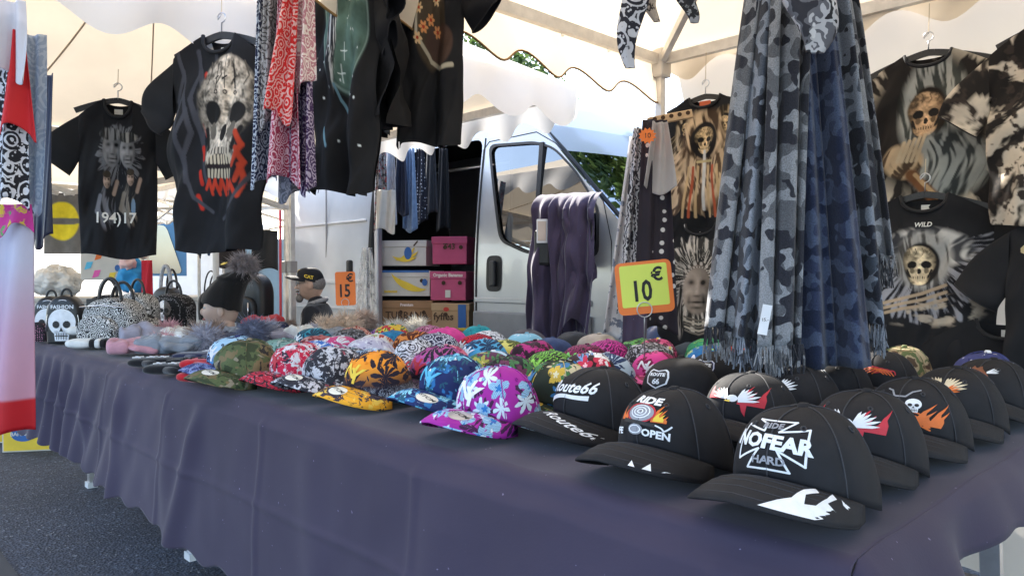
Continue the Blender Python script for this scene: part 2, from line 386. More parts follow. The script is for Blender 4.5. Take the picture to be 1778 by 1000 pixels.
# roof, front and rear skin, one strip per profile segment
for k in range(len(prof)-1):
    (xa, za), (xb, zb) = prof[k], prof[k+1]; n = 14; P = np.zeros((2, n+1, 3))
    for r, (x, z) in enumerate(((xa, za), (xb, zb))):
        fr = min(1, max(0, (x+3.9)/1.2)) if x > -4 else 0; bl = .16*fr; tp = .03 if z > 2.3 else 0
        for j in range(n+1):
            s_ = j/n*2-1; y0, y1 = yl(z), YR+YL-yl(z); P[r, j] = (x+bl*(1-s_*s_)-VO.x, y0+(y1-y0)*j/n-VO.y, z+tp*(1-s_*s_))
    nm = 'roof' if 4 <= k <= 5 else 'windscreen' if k in (9, 10) else 'bonnet' if k in (11, 12) else 'roof_brow' if k in (6, 7, 8) else 'rear_panel' if k < 4 else 'front_panel'
    grid(nm, P, WSG if nm == 'windscreen' else SILVER, VAN)
van_mesh('side_panel', [outline], SILVER).scale = (1, -1, 1)
MB().tube([Vector((x, yl(z)+.03, z+.012))-VO for x, z in ((-3.04, 2.19), (-2.76, 1.95), (-2.42, 1.63), (-2.10, 1.33))], .012, 6).build('pillar_seal', RUBBER, VAN)
# cargo hold lining, cab inside
lin = mat('van_lining', (.03, .03, .032), .8)
L = MB(); 
for c, d in (((-4.85, 3.5, .47), (2.6, 1.9, .04)), ((-4.85, 4.40, 1.4), (2.6, .03, 1.9)), ((-3.40, 3.55, 1.35), (.03, 1.7, 1.7)), ((-6.1, 3.5, 1.4), (.03, 1.9, 1.9)), ((-4.85, 3.5, 2.42), (2.6, 1.7, .03))): L.box(Vector(c)-VO, d)
L.build('cargo_lining', lin, VAN)
L = MB(); L.box(Vector((-2.75, 3.45, .75))-VO, (1.2, 1.9, .3)); L.box(Vector((-3.15, 2.95, 1.2))-VO, (.18, .5, .85)); L.box(Vector((-3.15, 3.85, 1.2))-VO, (.18, .9, .85)); L.box(Vector((-2.1, 3.45, 1.15))-VO, (.5, 1.8, .3))
L.build('cab_seats', mat('seat_fabric', (.04, .042, .05), .9), VAN, bevel=.03)
# rails, seams, moulding, handle
MB().box(Vector((-4.08, YL-.012, .49))-VO, (1.2, .03, .05)).build('sill', RUBBER, VAN)
def seam(pts, w=.007): MB().tube([Vector((x, yl(z)-.001, z))-VO for x, z in pts], w/2, 5).build('door_seam', RUBBER, VAN)
b0 = vpx(836, 300)[0]
seam([(b0, z) for z in np.linspace(.5, 2.04, 14)]); seam([(b0, 2.04), (b0+.05, 2.09), (vpx(930, 240)[0], 2.095), vpx(965, 249), vpx(1005, 290), vpx(1048, 350), vpx(1062, 420)])
seam([vpx(1062, 420), vpx(1062, 560)])
seam([(-3.475, z) for z in np.linspace(.5, 2.12, 14)], .012)
hz = vpx(858, 475); hp = rnd_poly([(hz[0]-.075, hz[1]-.12), (hz[0]+.075, hz[1]-.12), (hz[0]+.075, hz[1]+.12), (hz[0]-.075, hz[1]+.12)], .05)
h = van_mesh('door_handle', [hp], RUBBER, .004)
MB().box(Vector((hz[0]+.01, YL-.02, hz[1]))-VO, (.045, .03, .17)).build('grip', BLACKP, h, bevel=.01)
zl = vpx(880, 522)[1]
MB().box(Vector(((b0-2.45)/2-.0, YL-.006, zl))-VO, (abs(b0+2.45), .02, .035)).build('side_moulding', SILVER, VAN, bevel=.006)
MB().box(Vector(((b0-2.45)/2, YL-.014, zl-.16))-VO, (abs(b0+2.45), .03, .17)).build('lower_moulding', TRIMG, VAN, bevel=.01)
# open sliding door pushed back along the side
D = MB()
dp = rnd_poly([(-6.02, .5), (-4.72, .5), (-4.72, 2.14), (-6.02, 2.14)], .1)
SD = van_mesh('sliding_door', [dp], mat('door_reflect_white', (.72, .71, .69), .35, var=.08, nscale=3), .075, th=.05)  # silver door coloured pale: the bright reflection is put into its colour
for z, hh in ((1.62, .018), (1.12, .03), (.9, .02)): MB().box(Vector((-5.37, yl(z)-.082, z))-VO, (1.24, .014, hh)).build('pressed_rib', mat('door_reflect_white', (1, 1, 1)), SD, bevel=.004)
for x in (-5.36,): MB().box(Vector((x, yl(1.5)-.08, 1.55))-VO, (.012, .012, 1.0)).build('door_seam', GREYP, SD)
MB().tube([Vector((-4.70, yl(z)-.05, z))-VO for z in np.linspace(.52, 2.1, 10)], .028, 8).build('rubber_edge', RUBBER, SD)
MB().box(Vector((-4.95, yl(1.2)-.09, 1.2))-VO, (.06, .04, .2)).build('door_handle', RUBBER, SD, bevel=.015)
MB().box(Vector((-4.62, YL-.03, 1.3))-VO, (.05, .05, 1.55)).build('door_rail', mat('rail_grey', (.42, .42, .44), .4, .6), VAN, bevel=.01)
# wheels
for x in (-2.05, -5.35):
    for y, sg in ((2.60, -1), (4.32, 1)):
        wh = MB().lathe([(.17, -.11), (.31, -.11), (.335, -.07), (.335, .07), (.31, .11), (.17, .11)], 32)
        for v in wh.V: v.x, v.y, v.z = v.x, v.z, v.y
        w_ = wh.build('wheel', RUBBER, VAN, True, loc=Vector((x, y, .335))-VO)
        rm = MB().lathe([(0, 0), (.06, .02), (.12, -.01), (.175, .02), (.19, .05)], 24)
        for v in rm.V: v.x, v.y, v.z = v.x, (v.z+.06)*sg, v.y
        rm.build('rim', STEELW, w_, True)
mp = vpx(1010, 400); MB().box(Vector((mp[0], YL-.14, 1.40))-VO, (.14, .24, .34)).build('wing_mirror', BLACKP, VAN, bevel=.05)
# ================================================================ TREES
def leaf_mat(name, a, b_):
    m, t, b, out = newmat(name); v = coords(t); f = noise_out(t, v, 1.7, 5)
    c = ramp(t, f, [(.3, a), (.7, b_)]); t.links.new(c, b.inputs['Base Color']); b.inputs['Roughness'].default_value = .55
    tr = N(t, 'ShaderNodeBsdfTranslucent'); t.links.new(c, tr.inputs[0]); mx = N(t, 'ShaderNodeMixShader'); mx.inputs[0].default_value = .35
    t.links.new(b.outputs[0], mx.inputs[1]); t.links.new(tr.outputs[0], mx.inputs[2]); t.links.new(mx.outputs[0], out.inputs[0]); return m
LEAF = leaf_mat('leaf_green', (.05, .10, .025), (.14, .20, .06)); BARK = mat('bark', (.12, .09, .065), .9, var=.4, nscale=12, bmp=.6, bscale=30)
def tree(loc, h, rad, label, nleaf=16000, seed=1, big=1.):
    rg = random.Random(seed); T = empty('broadleaf_tree', loc, 0, label, 'tree', 'trees around the market')
    k = MB().tube([(0, 0, 0), (.05, 0, h*.2), (-.03, .05, h*.42), (0, 0, h*.75)], [.24, .19, .14, .05], 10); tips = []
    for i in range(14):
        a = rg.random()*6.28; z0 = h*rg.uniform(.25, .6); r1 = rad*rg.uniform(.5, .95); z1 = z0+h*rg.uniform(.05, .32)
        p = Vector((r1*math.cos(a), r1*math.sin(a), z1)); k.tube([(0, 0, z0), p*.5+Vector((0, 0, z0*.5+.15)), p], [.085, .05, .015], 6); tips.append(p)
    k.build('trunk', BARK, T, True)
    cl = [(p, rg.uniform(.5, .95)) for p in tips]
    for i in range(46):
        th, ph = math.acos(rg.uniform(-.6, 1)), rg.random()*6.28; rr = rg.uniform(.45, 1.0)
        cl.append((Vector((rad*rr*math.sin(th)*math.cos(ph), rad*rr*math.sin(th)*math.sin(ph), h*.62+h*.36*rr*math.cos(th))), rg.uniform(.45, .95)))
    c = MB(); V = []; F = []
    for i in range(nleaf):
        q, r = cl[i % len(cl)]
        d = Vector((rg.gauss(0, 1), rg.gauss(0, 1), rg.gauss(0, .8))).normalized()*r*rg.random()**.4; p = q+d
        s_ = rg.uniform(.05, .11)*big; a = Vector((rg.gauss(0, 1), rg.gauss(0, 1), rg.gauss(0, 1))).normalized(); b = a.orthogonal().normalized()
        n_ = len(V); V += [p-a*s_, p+b*s_*.45, p+a*s_, p-b*s_*.45]; F.append((n_, n_+1, n_+2, n_+3))
    mesh('crown', V, F, LEAF, T); return T
tree((-11.6, 9.7, 0), 6.3, 1.7, 'green leafy tree showing above the white tent roof beside the van', 16000, 3)
tree((-14.5, 13.0, 0), 6.4, 2.6, 'green leafy tree far behind the van and the white tent', 12000, 4)
tree((1.9, 7.6, 0), 8.5, 3.0, 'green leafy tree mirrored in the van windscreen', 30000, 5, 1.9)
tree((-1.6, 9.0, 0), 9.5, 3.0, 'green leafy tree beyond the front of the van', 34000, 6, 1.9)
# ================================================================ TABLE AND CLOTH
TZ = .82
def cloth_mat(name, col, rough=.8, sheen=.3, var=.12):
    m, t, b, out = newmat(name); v = coords(t); f = noise_out(t, v, 2.2, 5); g = noise_out(t, v, 260, 2)
    c = ramp(t, f, [(.25, tuple(x*(1-var) for x in col)), (.75, tuple(x*(1+var) for x in col))])
    lint = ramp(t, noise_out(t, v, 110, 1, .3), [(.79, (0, 0, 0)), (.82, (1, 1, 1))])
    c = mixc(t, lint, c, tuple(min(1, x*3+.05) for x in col)); t.links.new(c, b.inputs['Base Color'])
    b.inputs['Roughness'].default_value = rough; b.inputs['Specular IOR Level'].default_value = .3; b.inputs['Sheen Weight'].default_value = sheen; b.inputs['Sheen Roughness'].default_value = .4
    bump(t, b, g, .2, .001); MATS[name] = m; return m
CLOTH = cloth_mat('navy_cloth', (.048, .038, .066), .85, .12)
def hemz(x):   # hem height of the front drape
    return .335+.02*math.sin(x*1.7+.4)+.012*math.sin(x*7.3)+.010*math.sin(x*31)+.06*max(0, (x+.5)/.5)*0
def drape(x, s):
    """s metres below the table edge at the front: returns y offset (negative = outward)"""
    k = min(1, s/.5)
    tens = math.exp(-((x+3.6)/.75)**2)
    y = -.02-.045*k-.022*k*math.sin(x*2.6+1.2+s*1.1)
    y += -.008*k*math.sin(x*9.+2*s+.8*math.sin(x*2))*(.5+.5*math.sin(x*1.3+.4))
    y += -.016*min(1, s/.15)*tens*math.sin((x+s*.55)*30+1.5*math.sin(x*5))
    for xc, sl, wd, am in ((-2.72, .12, .05, .045), (-1.95, -.28, .045, .05), (-2.25, .30, .06, .025), (-1.30, .22, .07, .02), (-.75, -.15, .08, .02), (-3.25, .2, .035, .02)):
        q = (x-(xc+sl*s))/wd; y -= .55*am*math.exp(-q*q)*min(1, s/.12)*(1-.3*k)
    for xc in (-3.62, -2.93, -2.24, -1.55, -.86, -.17): y -= .0045*max(0, 1-abs(x-xc)/.02)*min(1, s/.03)      # ironed-in fold lines
    y -= .005*max(0, 1-abs(s-.24)/.015)
    y -= .006*(mnoise.noise((x*4, s*5, 7))+.5*mnoise.noise((x*11, s*9, 3)))*min(1, s/.05)
    return y
xs = np.linspace(-4.38, 0.0, 520); rows = []
def topz(x, y): return TZ+.006*mnoise.noise((x*3, y*3, 0))+.004*mnoise.noise((x*9, y*14, 2))*(.4+.6*max(0, 1-y/.35))
for y in np.linspace(1.56, .03, 40):
    rows.append([(x, y, topz(x, y)) for x in xs])
for a in np.linspace(.1, 1, 6):
    q = a*math.pi/2; rows.append([(x, .03-.03*math.sin(q)-.004*math.sin(x*11), topz(x, .03)-.022*(1-math.cos(q))) for x in xs])
for s in np.linspace(.02, 1, 70):
    r = []
    for x in xs:
        L = TZ-.022-hemz(x); d = s*L; r.append((x-.02*s*math.sin(x*4)+ (-.10*s*s*max(0, (x+.35)/.35) if x > -.35 else 0), drape(x, d)*min(1, d/.03), topz(x, .03)-.022-d))
    rows.append(r)
P1 = np.array(rows); nv, nu = P1.shape[:2]
V = [tuple(p) for p in P1.reshape(-1, 3)]; F = [(i*nu+j, i*nu+j+1, (i+1)*nu+j+1, (i+1)*nu+j) for i in range(nv-1) for j in range(nu-1)]
cb = MB(); cb.add(V, F)
ys = np.linspace(1.56, 0.0, 70); R2 = []
for k, s in enumerate([0, .015, .04, .08, .14, .22, .32, .44, .58, .72, .86, 1]):
    r = []
    for y in ys:
        drop = .105+.02*math.sin(y*5.2+2.6)+.008*math.sin(y*19); d = s*drop
        bx = .0 if k == 0 else .014*min(1, s*5)+.035*s+.018*s*math.sin(y*12)+.01*s*math.sin(y*27+1)
        r.append((bx, y-.0*s, topz(0, max(.03, y))-(0 if k == 0 else d)-(.022*max(0, 1-y/.03)**2 if y < .03 else 0)))
    R2.append(r)
P2 = np.array(R2); a_, b_ = P2.shape[:2]
cb.add([tuple(p) for p in P2.reshape(-1, 3)], [(i*b_+j, i*b_+j+1, (i+1)*b_+j+1, (i+1)*b_+j) for i in range(a_-1) for j in range(b_-1)])
_w = cb
TC = cb.build('tablecloth', CLOTH, None, True); md = TC.modifiers.new('t', 'SOLIDIFY'); md.thickness = .0012; md.offset = 0
tag(TC, 'long dark navy tablecloth hanging in folds over the stall table', 'tablecloth')
BOARD = mat('table_board', (.55, .53, .5), .6)
for k, xc in enumerate((-3.62, -2.16, -.73)):
    tb = empty('trestle_table', (xc, .75, 0), 0, ('folding table under the bags and hats with its pale feet showing below the cloth hem', 'folding table hidden under the patterned caps in the middle of the cloth', 'folding table under the black caps with a grey steel leg showing at the open end')[k], 'table', 'folding tables under the navy cloth')
    MB().box((0, 0, TZ-.035), (1.42, 1.46, .03)).build('tabletop', BOARD, tb, bevel=.004)
    for sx in (-1, 1):
        for sy in (-1, 1):
            top = Vector((sx*.58, sy*.50, TZ-.05)); bot = Vector((sx*.60, sy*.50-.0, .0))
            l = MB().bar(bot, top, .045, .03).build('leg', STEELW, tb)
            MB().box(bot+Vector((0, 0, .015)), (.06, .05, .03)).build('rubber_foot', mat('pale_foot', (.7, .7, .7), .5), l)
    MB().bar((-.59, -.5, .55), (-.59, .5, .55), .025).build('stretcher', STEELW, tb); MB().bar((.59, -.5, .55), (.59, .5, .55), .025).build('stretcher', STEELW, tb)
# ================================================================ CAPS
def pat(name, kind, cols, scale=1.):
    """printed cap fabrics"""
    if name in MATS: return MATS[name]
    m, t, b, out = newmat(name); v = coords(t, 'Object', rnd=True); b.inputs['Roughness'].default_value = .75; b.inputs['Specular IOR Level'].default_value = .3
    def dist(vec, amt, sc):
        n = N(t, 'ShaderNodeTexNoise', Scale=sc, Detail=2.); t.links.new(vec, n.inputs['Vector'])
        x = N(t, 'ShaderNodeVectorMath', operation='MULTIPLY_ADD'); x.inputs[1].default_value = (amt,)*3; t.links.new(n.outputs['Color'], x.inputs[0]); t.links.new(vec, x.inputs[2]); return x.outputs[0]
    def vor(vec, sc, feat='F1', outp='Distance', rnd=1.):
        n = N(t, 'ShaderNodeTexVoronoi', Scale=sc); n.feature = feat; n.inputs['Randomness'].default_value = rnd; t.links.new(vec, n.inputs['Vector']); return n.outputs[outp]
    def wave(vec, sc, d=6., ds=2.):
        n = N(t, 'ShaderNodeTexWave', Scale=sc, Distortion=d); n.inputs['Detail Scale'].default_value = ds; n.inputs['Detail'].default_value = 2.; t.links.new(vec, n.inputs['Vector']); return n.outputs['Fac']
    def thr(f, a, e=.03): return ramp(t, f, [(max(0, a-e), (0, 0, 0)), (min(1, a+e), (1, 1, 1))])
    def motif(vec, sc, k, R, fat, seed, keep=.5):      # petals or fronds round scattered centres
        ad = N(t, 'ShaderNodeVectorMath', operation='ADD'); ad.inputs[1].default_value = (seed, seed*.7, seed*.3); t.links.new(vec, ad.inputs[0]); vv = dist(ad.outputs[0], .006, 90)
        vn = N(t, 'ShaderNodeTexVoronoi', Scale=sc); t.links.new(vv, vn.inputs['Vector']); po = vn.outputs['Position']; sc_ = N(t, 'ShaderNodeSeparateColor'); t.links.new(vn.outputs['Color'], sc_.inputs[0]); sb = N(t, 'ShaderNodeVectorMath', operation='SUBTRACT'); t.links.new(vv, sb.inputs[0]); t.links.new(po, sb.inputs[1])
        sp = N(t, 'ShaderNodeSeparateXYZ'); t.links.new(sb.outputs[0], sp.inputs[0])
        def M(op, a, b_=None):
            n = N(t, 'ShaderNodeMath'); n.operation = op
            for q, val in enumerate((a, b_)):
                if val is None: continue
                if hasattr(val, 'is_linked'): t.links.new(val, n.inputs[q])
                else: n.inputs[q].default_value = val
            return n.outputs[0]
        h = M('ADD', sp.outputs[0], M('MULTIPLY', sp.outputs[1], .75)); th = M('ARCTAN2', h, sp.outputs[2])
        ln = M('SQRT', M('ADD', M('MULTIPLY', h, h), M('MULTIPLY', sp.outputs[2], sp.outputs[2])))
        pet = M('ADD', M('MULTIPLY', M('ABSOLUTE', M('COSINE', M('MULTIPLY', th, k))), 1-fat), fat)
        return M('MULTIPLY', ramp(t, M('DIVIDE', M('MULTIPLY', ln, sc), M('MULTIPLY', pet, R)), [(.9, (1, 1, 1)), (.98, (0, 0, 0))]), M('LESS_THAN', sc_.outputs[0], keep))
    base = cols[0]
    if kind == 'solid':
        c = ramp(t, noise_out(t, v, 30*scale, 3), [(.3, tuple(x*.85 for x in base)), (.7, tuple(x*1.15 for x in base))])
    elif kind == 'camo':
        f = noise_out(t, dist(v, .06, 30), 24*scale, 1.5, .4); st = [(0, cols[0]), (.42, cols[1]), (.52, cols[2]), (.63, cols[3])]; c = ramp(t, f, st, 'CONSTANT')
        f2 = noise_out(t, dist(v, .05, 22), 31*scale, 1., .4); c = mixc(t, thr(f2, .66, .01), c, cols[4] if len(cols) > 4 else cols[3])
    elif kind == 'floral':
        c = mixc(t, thr(noise_out(t, dist(v, .03, 30), 20*scale, 1), .60, .01), base, cols[1])
        c = mixc(t, motif(v, 17*scale, 4.5, .60, .08, 3.), c, cols[2]); c = mixc(t, motif(v, 19*scale, 3.5, .5, .10, 11.), c, cols[5] if len(cols) > 5 else cols[2])
        c = mixc(t, motif(v, 17*scale, 2.5, .46, .45, 7.), c, mixc(t, thr(wave(v, 160, 3, 2), .55, .2), cols[3], tuple(min(1, x*.55+.02) for x in cols[3]))); c = mixc(t, motif(v, 17*scale, 2.5, .15, .4, 7.), c, cols[4])
    elif kind == 'paisley':
        v1 = vor(dist(v, .012, 40), 26*scale); s_ = N(t, 'ShaderNodeMath'); s_.operation = 'MULTIPLY'; s_.inputs[1].default_value = 24; t.links.new(v1, s_.inputs[0])
        s2 = N(t, 'ShaderNodeMath'); s2.operation = 'SINE'; t.links.new(s_.outputs[0], s2.inputs[0]); c = mixc(t, thr(s2.outputs[0], .35, .12), base, cols[1])
        v2 = vor(v, 120*scale); c = mixc(t, ramp(t, v2, [(.22, (1, 1, 1)), (.3, (0, 0, 0))]), c, cols[1])
        if len(cols) > 2: c = mixc(t, thr(noise_out(t, v, 14, 1), .55, .02), c, mixc(t, .8, c, cols[2]))
    elif kind == 'sunset':   # dyed bands over the crown with palm-leaf silhouettes
        sx = N(t, 'ShaderNodeSeparateXYZ'); tc = N(t, 'ShaderNodeTexCoord'); t.links.new(tc.outputs['Object'], sx.inputs[0])
        mr = N(t, 'ShaderNodeMapRange'); mr.inputs[1].default_value = 0; mr.inputs[2].default_value = .13; t.links.new(sx.outputs[2], mr.inputs[0])
        c = ramp(t, mr.outputs[0], [(.05, cols[0]), (.45, cols[1]), (.85, cols[2])])
        c = mixc(t, motif(v, 18*scale, 4.5, .9, .06, 2., .8), c, cols[3])
        hl = N(t, 'ShaderNodeMath'); hl.operation = 'MULTIPLY'
        wl = wave(dist(v, .06, 25), 40*scale, 18, 2.); t.links.new(thr(wl, .88, .04), hl.inputs[0]); t.links.new(ramp(t, mr.outputs[0], [(.25, (1, 1, 1)), (.5, (0, 0, 0))]), hl.inputs[1]); c = mixc(t, hl.outputs[0], c, cols[4])
    elif kind == 'splash':
        f = noise_out(t, dist(v, .05, 40), 34*scale, 4, .7); c = mixc(t, thr(f, .52, .015), base, cols[1]); f2 = noise_out(t, dist(v, .04, 30), 47*scale, 3, .6); c = mixc(t, thr(f2, .6, .015), c, cols[2])
        if len(cols) > 3: c = mixc(t, thr(noise_out(t, v, 60*scale, 3), .66, .01), c, cols[3])
    elif kind == 'stripe':
        wv = wave(dist(v, .05, 20), 34*scale, 7, 2); c = mixc(t, thr(wv, .5, .05), base, cols[1]); c = mixc(t, thr(noise_out(t, v, 40, 2), .62, .02), c, cols[2])
    elif kind == 'stars':
        v1 = vor(v, 42*scale, rnd=.35); c = mixc(t, ramp(t, v1, [(.2, (1, 1, 1)), (.25, (0, 0, 0))]), base, cols[1])
    if kind != 'solid':
        c = mixc(t, 1., c, ramp(t, noise_out(t, v, 9, 3), [(.3, (.85,)*3), (.7, (1.1,)*3)]), 'MULTIPLY')
    t.links.new(c, b.inputs['Base Color']); weave(t, b, 420, .3)
    MATS[name] = m; return m
CA, CB, CH, CZ = .100, .085, .140, .058
def crown_pt(ph, v, off=0.):
    def f(ph, v):
        e = .60+.22*(1-math.cos(ph))/2; rho = max(1e-5, math.cos(v*math.pi/2))**e
        seam = 1-.016*math.exp(-((((ph % (math.pi/3))-math.pi/6*0) if (ph % (math.pi/3)) < math.pi/6 else (ph % (math.pi/3))-math.pi/3)/.035)**2)*(1-v*.5)
        rho *= seam; z0 = CZ*max(0, (math.cos(ph)+.35)/1.35)**1.2; z = z0+(CH-z0)*math.sin(v*math.pi/2)**1.05
        fr = .006*max(0, math.cos(ph))*math.sin(v*math.pi)
        return Vector((CB*math.sin(ph)*rho, -CA*math.cos(ph)*rho-fr, z))
    p = f(ph, v)
    if off:
        d1 = f(ph+.01, v)-f(ph-.01, v); d2 = f(ph, min(.97, v+.01))-f(ph, max(0, v-.01)); n = d1.cross(d2).normalized()
        if n.dot(p-Vector((0, 0, .04))) < 0: n = -n
        p = p+n*off
    return p
def front(ex, ey, off=.0012):      # metres on the front panels, ey = height above the brim seam
    v = min(.93, max(0, (ey-.012)/.140)); return crown_pt(ex/(.088*max(.35, math.cos(v*1.35)**.5)), v, off)
def visor_pt(s, r, off=0.):
    s = max(-1, min(1, s)); r = max(0, min(1, r)); ph = s*R_(74); i = crown_pt(ph, 0); L = .092*max(0, 1-abs(s)**2.6)**.55
    d = Vector((math.sin(ph)*.35, -1, 0)).normalized(); o = i+d*L; o.z = .050*(1-abs(s)**1.65)+.001
    p = i.lerp(o, r); p.z += .011*math.sin(r*math.pi)*(1-s*s); p.z += off; return p
def visor(ex, ey, off=.0030): return visor_pt(ex, ey, off)
def refine(bm, mx):
    bmesh.ops.triangulate(bm, faces=bm.faces)
    for _ in range(5):
        L = [e for e in bm.edges if e.calc_length() > mx]
        if not L: break
        bmesh.ops.subdivide_edges(bm, edges=L, cuts=1); bmesh.ops.triangulate(bm, faces=bm.faces)
def patch(name, polys, fn, m, parent, mx=.006, off=None):
    """embroidered patch: 2D polygons laid onto a curved surface"""
    bm = bmesh.new()
    for pl in polys:
        vv = [bm.verts.new((x, y, 0)) for x, y in pl]
        for t in tessellate_polygon([[Vector((x, y, 0)) for x, y in pl]]):
            try: bm.faces.new([vv[i] for i in t])
            except ValueError: pass
    refine(bm, mx)
    for v in bm.verts: v.co = fn(v.co.x, v.co.y) if off is None else fn(v.co.x, v.co.y, off)
    me = bpy.data.meshes.new(name); bm.to_mesh(me); bm.free(); return link(name, me, m, parent)
def stroke(pts, w, closed=False):
    """ribbon polygons along a polyline"""
    out = []; k = len(pts)
    for i in range(k if closed else k-1):
        a = Vector(pts[i]); b = Vector(pts[(i+1) % k]); d = (b-a).normalized(); n = Vector((-d.y, d.x))*w/2; e = d*w*.3
        out.append([tuple(a-n-e), tuple(b-n+e), tuple(b+n+e), tuple(a+n-e)])
    return out
def ring(cx, cy, rx, ry, n=18, a0=0): return [(cx+rx*math.cos(a0+2*math.pi*i/n), cy+ry*math.sin(a0+2*math.pi*i/n)) for i in range(n)]
def flames(x, y, w, h, k=4, lean=.3):
    """list of tongue polygons rising from a base line"""
    out = []
    for i in range(k):
        x0 = x+w*i/k; ww = w/k; hh = h*(.65+.35*math.sin(i*2.1+1)); L = lean*hh
        out.append([(x0-ww*.15, y), (x0+ww*1.1, y), (x0+ww*1.0+L*.3, y+hh*.35), (x0+ww*.62+L*.45, y+hh*.55), (x0+ww*.75+L, y+hh), (x0+ww*.2+L*.4, y+hh*.62), (x0-ww*.1+L*.1, y+hh*.3)])
    return out
def wing(x, y, s, mir=1, k=6):
    out = []
    for i in range(k):
        a = .15+.22*i; L = s*(1-.09*abs(i-1)); d = Vector((math.cos(a)*mir, math.sin(a))); n = Vector((-d.y, d.x))*s*.055; b = Vector((x, y))+Vector((0, s*.03*i))
        out.append([tuple(b-n), tuple(b+d*L*.7-n*1.1), tuple(b+d*L), tuple(b+d*L*.75+n), tuple(b+n)])
    return out
def skull2(x, y, s):
    bone = [ring(x, y+s*.12, s*.5, s*.45, 20), [(x-s*.30, y-s*.2), (x+s*.30, y-s*.2), (x+s*.25, y-s*.55), (x-s*.25, y-s*.55)]]
    hole = [ring(x-s*.2, y+s*.02, s*.14, s*.13, 10), ring(x+s*.2, y+s*.02, s*.14, s*.13, 10), [(x-s*.07, y-s*.22), (x+s*.07, y-s*.22), (x, y-s*.06)]]
    hole += stroke([(x-s*.24, y-s*.38), (x+s*.24, y-s*.38)], s*.03)+[q for k in range(-2, 3) for q in stroke([(x+k*s*.09, y-s*.28), (x+k*s*.09, y-s*.5)], s*.022)]
    return bone, hole
def merge(polys): return polys
def arcs(pts, n=10):
    out = []
    for i in range(len(pts)-2):
        a, b, c = (Vector(p) for p in pts[i:i+3]); p0 = a if i == 0 else (a+b)/2; p2 = c if i == len(pts)-3 else (b+c)/2
        out += [tuple(p0*(1-u)**2+b*2*u*(1-u)+p2*u*u) for u in np.linspace(0, 1, n)]
    return out
TH = {k: mat('thread_'+k, c, .55, var=.1, nscale=60, bmp=.5, bscale=600) for k, c in dict(white=(.82, .84, .88), red=(.55, .02, .04), orange=(.75, .16, .02), grey=(.30, .31, .35), yellow=(.85, .6, .05), brown=(.22, .07, .03),
      black=(.012, .012, .014), blue=(.05, .09, .32), green=(.35, .75, .12), lightgreen=(.2, .65, .15), pink=(.8, .1, .4), cream=(.75, .62, .42), cyan=(.1, .5, .75)).items()}
STK = mat('sticker_paper', (.78, .76, .68), .45); STG = mat('sticker_silver', (.45, .43, .44), .3, .5)
nph, nvv = 96, 14
CROWN = np.array([[tuple(crown_pt(2*math.pi*j/nph, i/nvv*.985)) for j in range(nph)] for i in range(nvv+1)])
VIS = np.array([[tuple(visor_pt(j/20-1, i/7)) for j in range(41)] for i in range(8)])
_cr = grid('crown', CROWN, None, None, wrap=True, flip=True); _cm = _cr.data; bpy.data.objects.remove(_cr)
_vi = grid('visor', VIS, None, None); _vm = _vi.data; bpy.data.objects.remove(_vi)
_bt = MB().lathe([(0, .004), (.006, .0035), (.0085, 0), (.009, -.003)], 12).build('button', None); _bm = _bt.data; bpy.data.objects.remove(_bt)
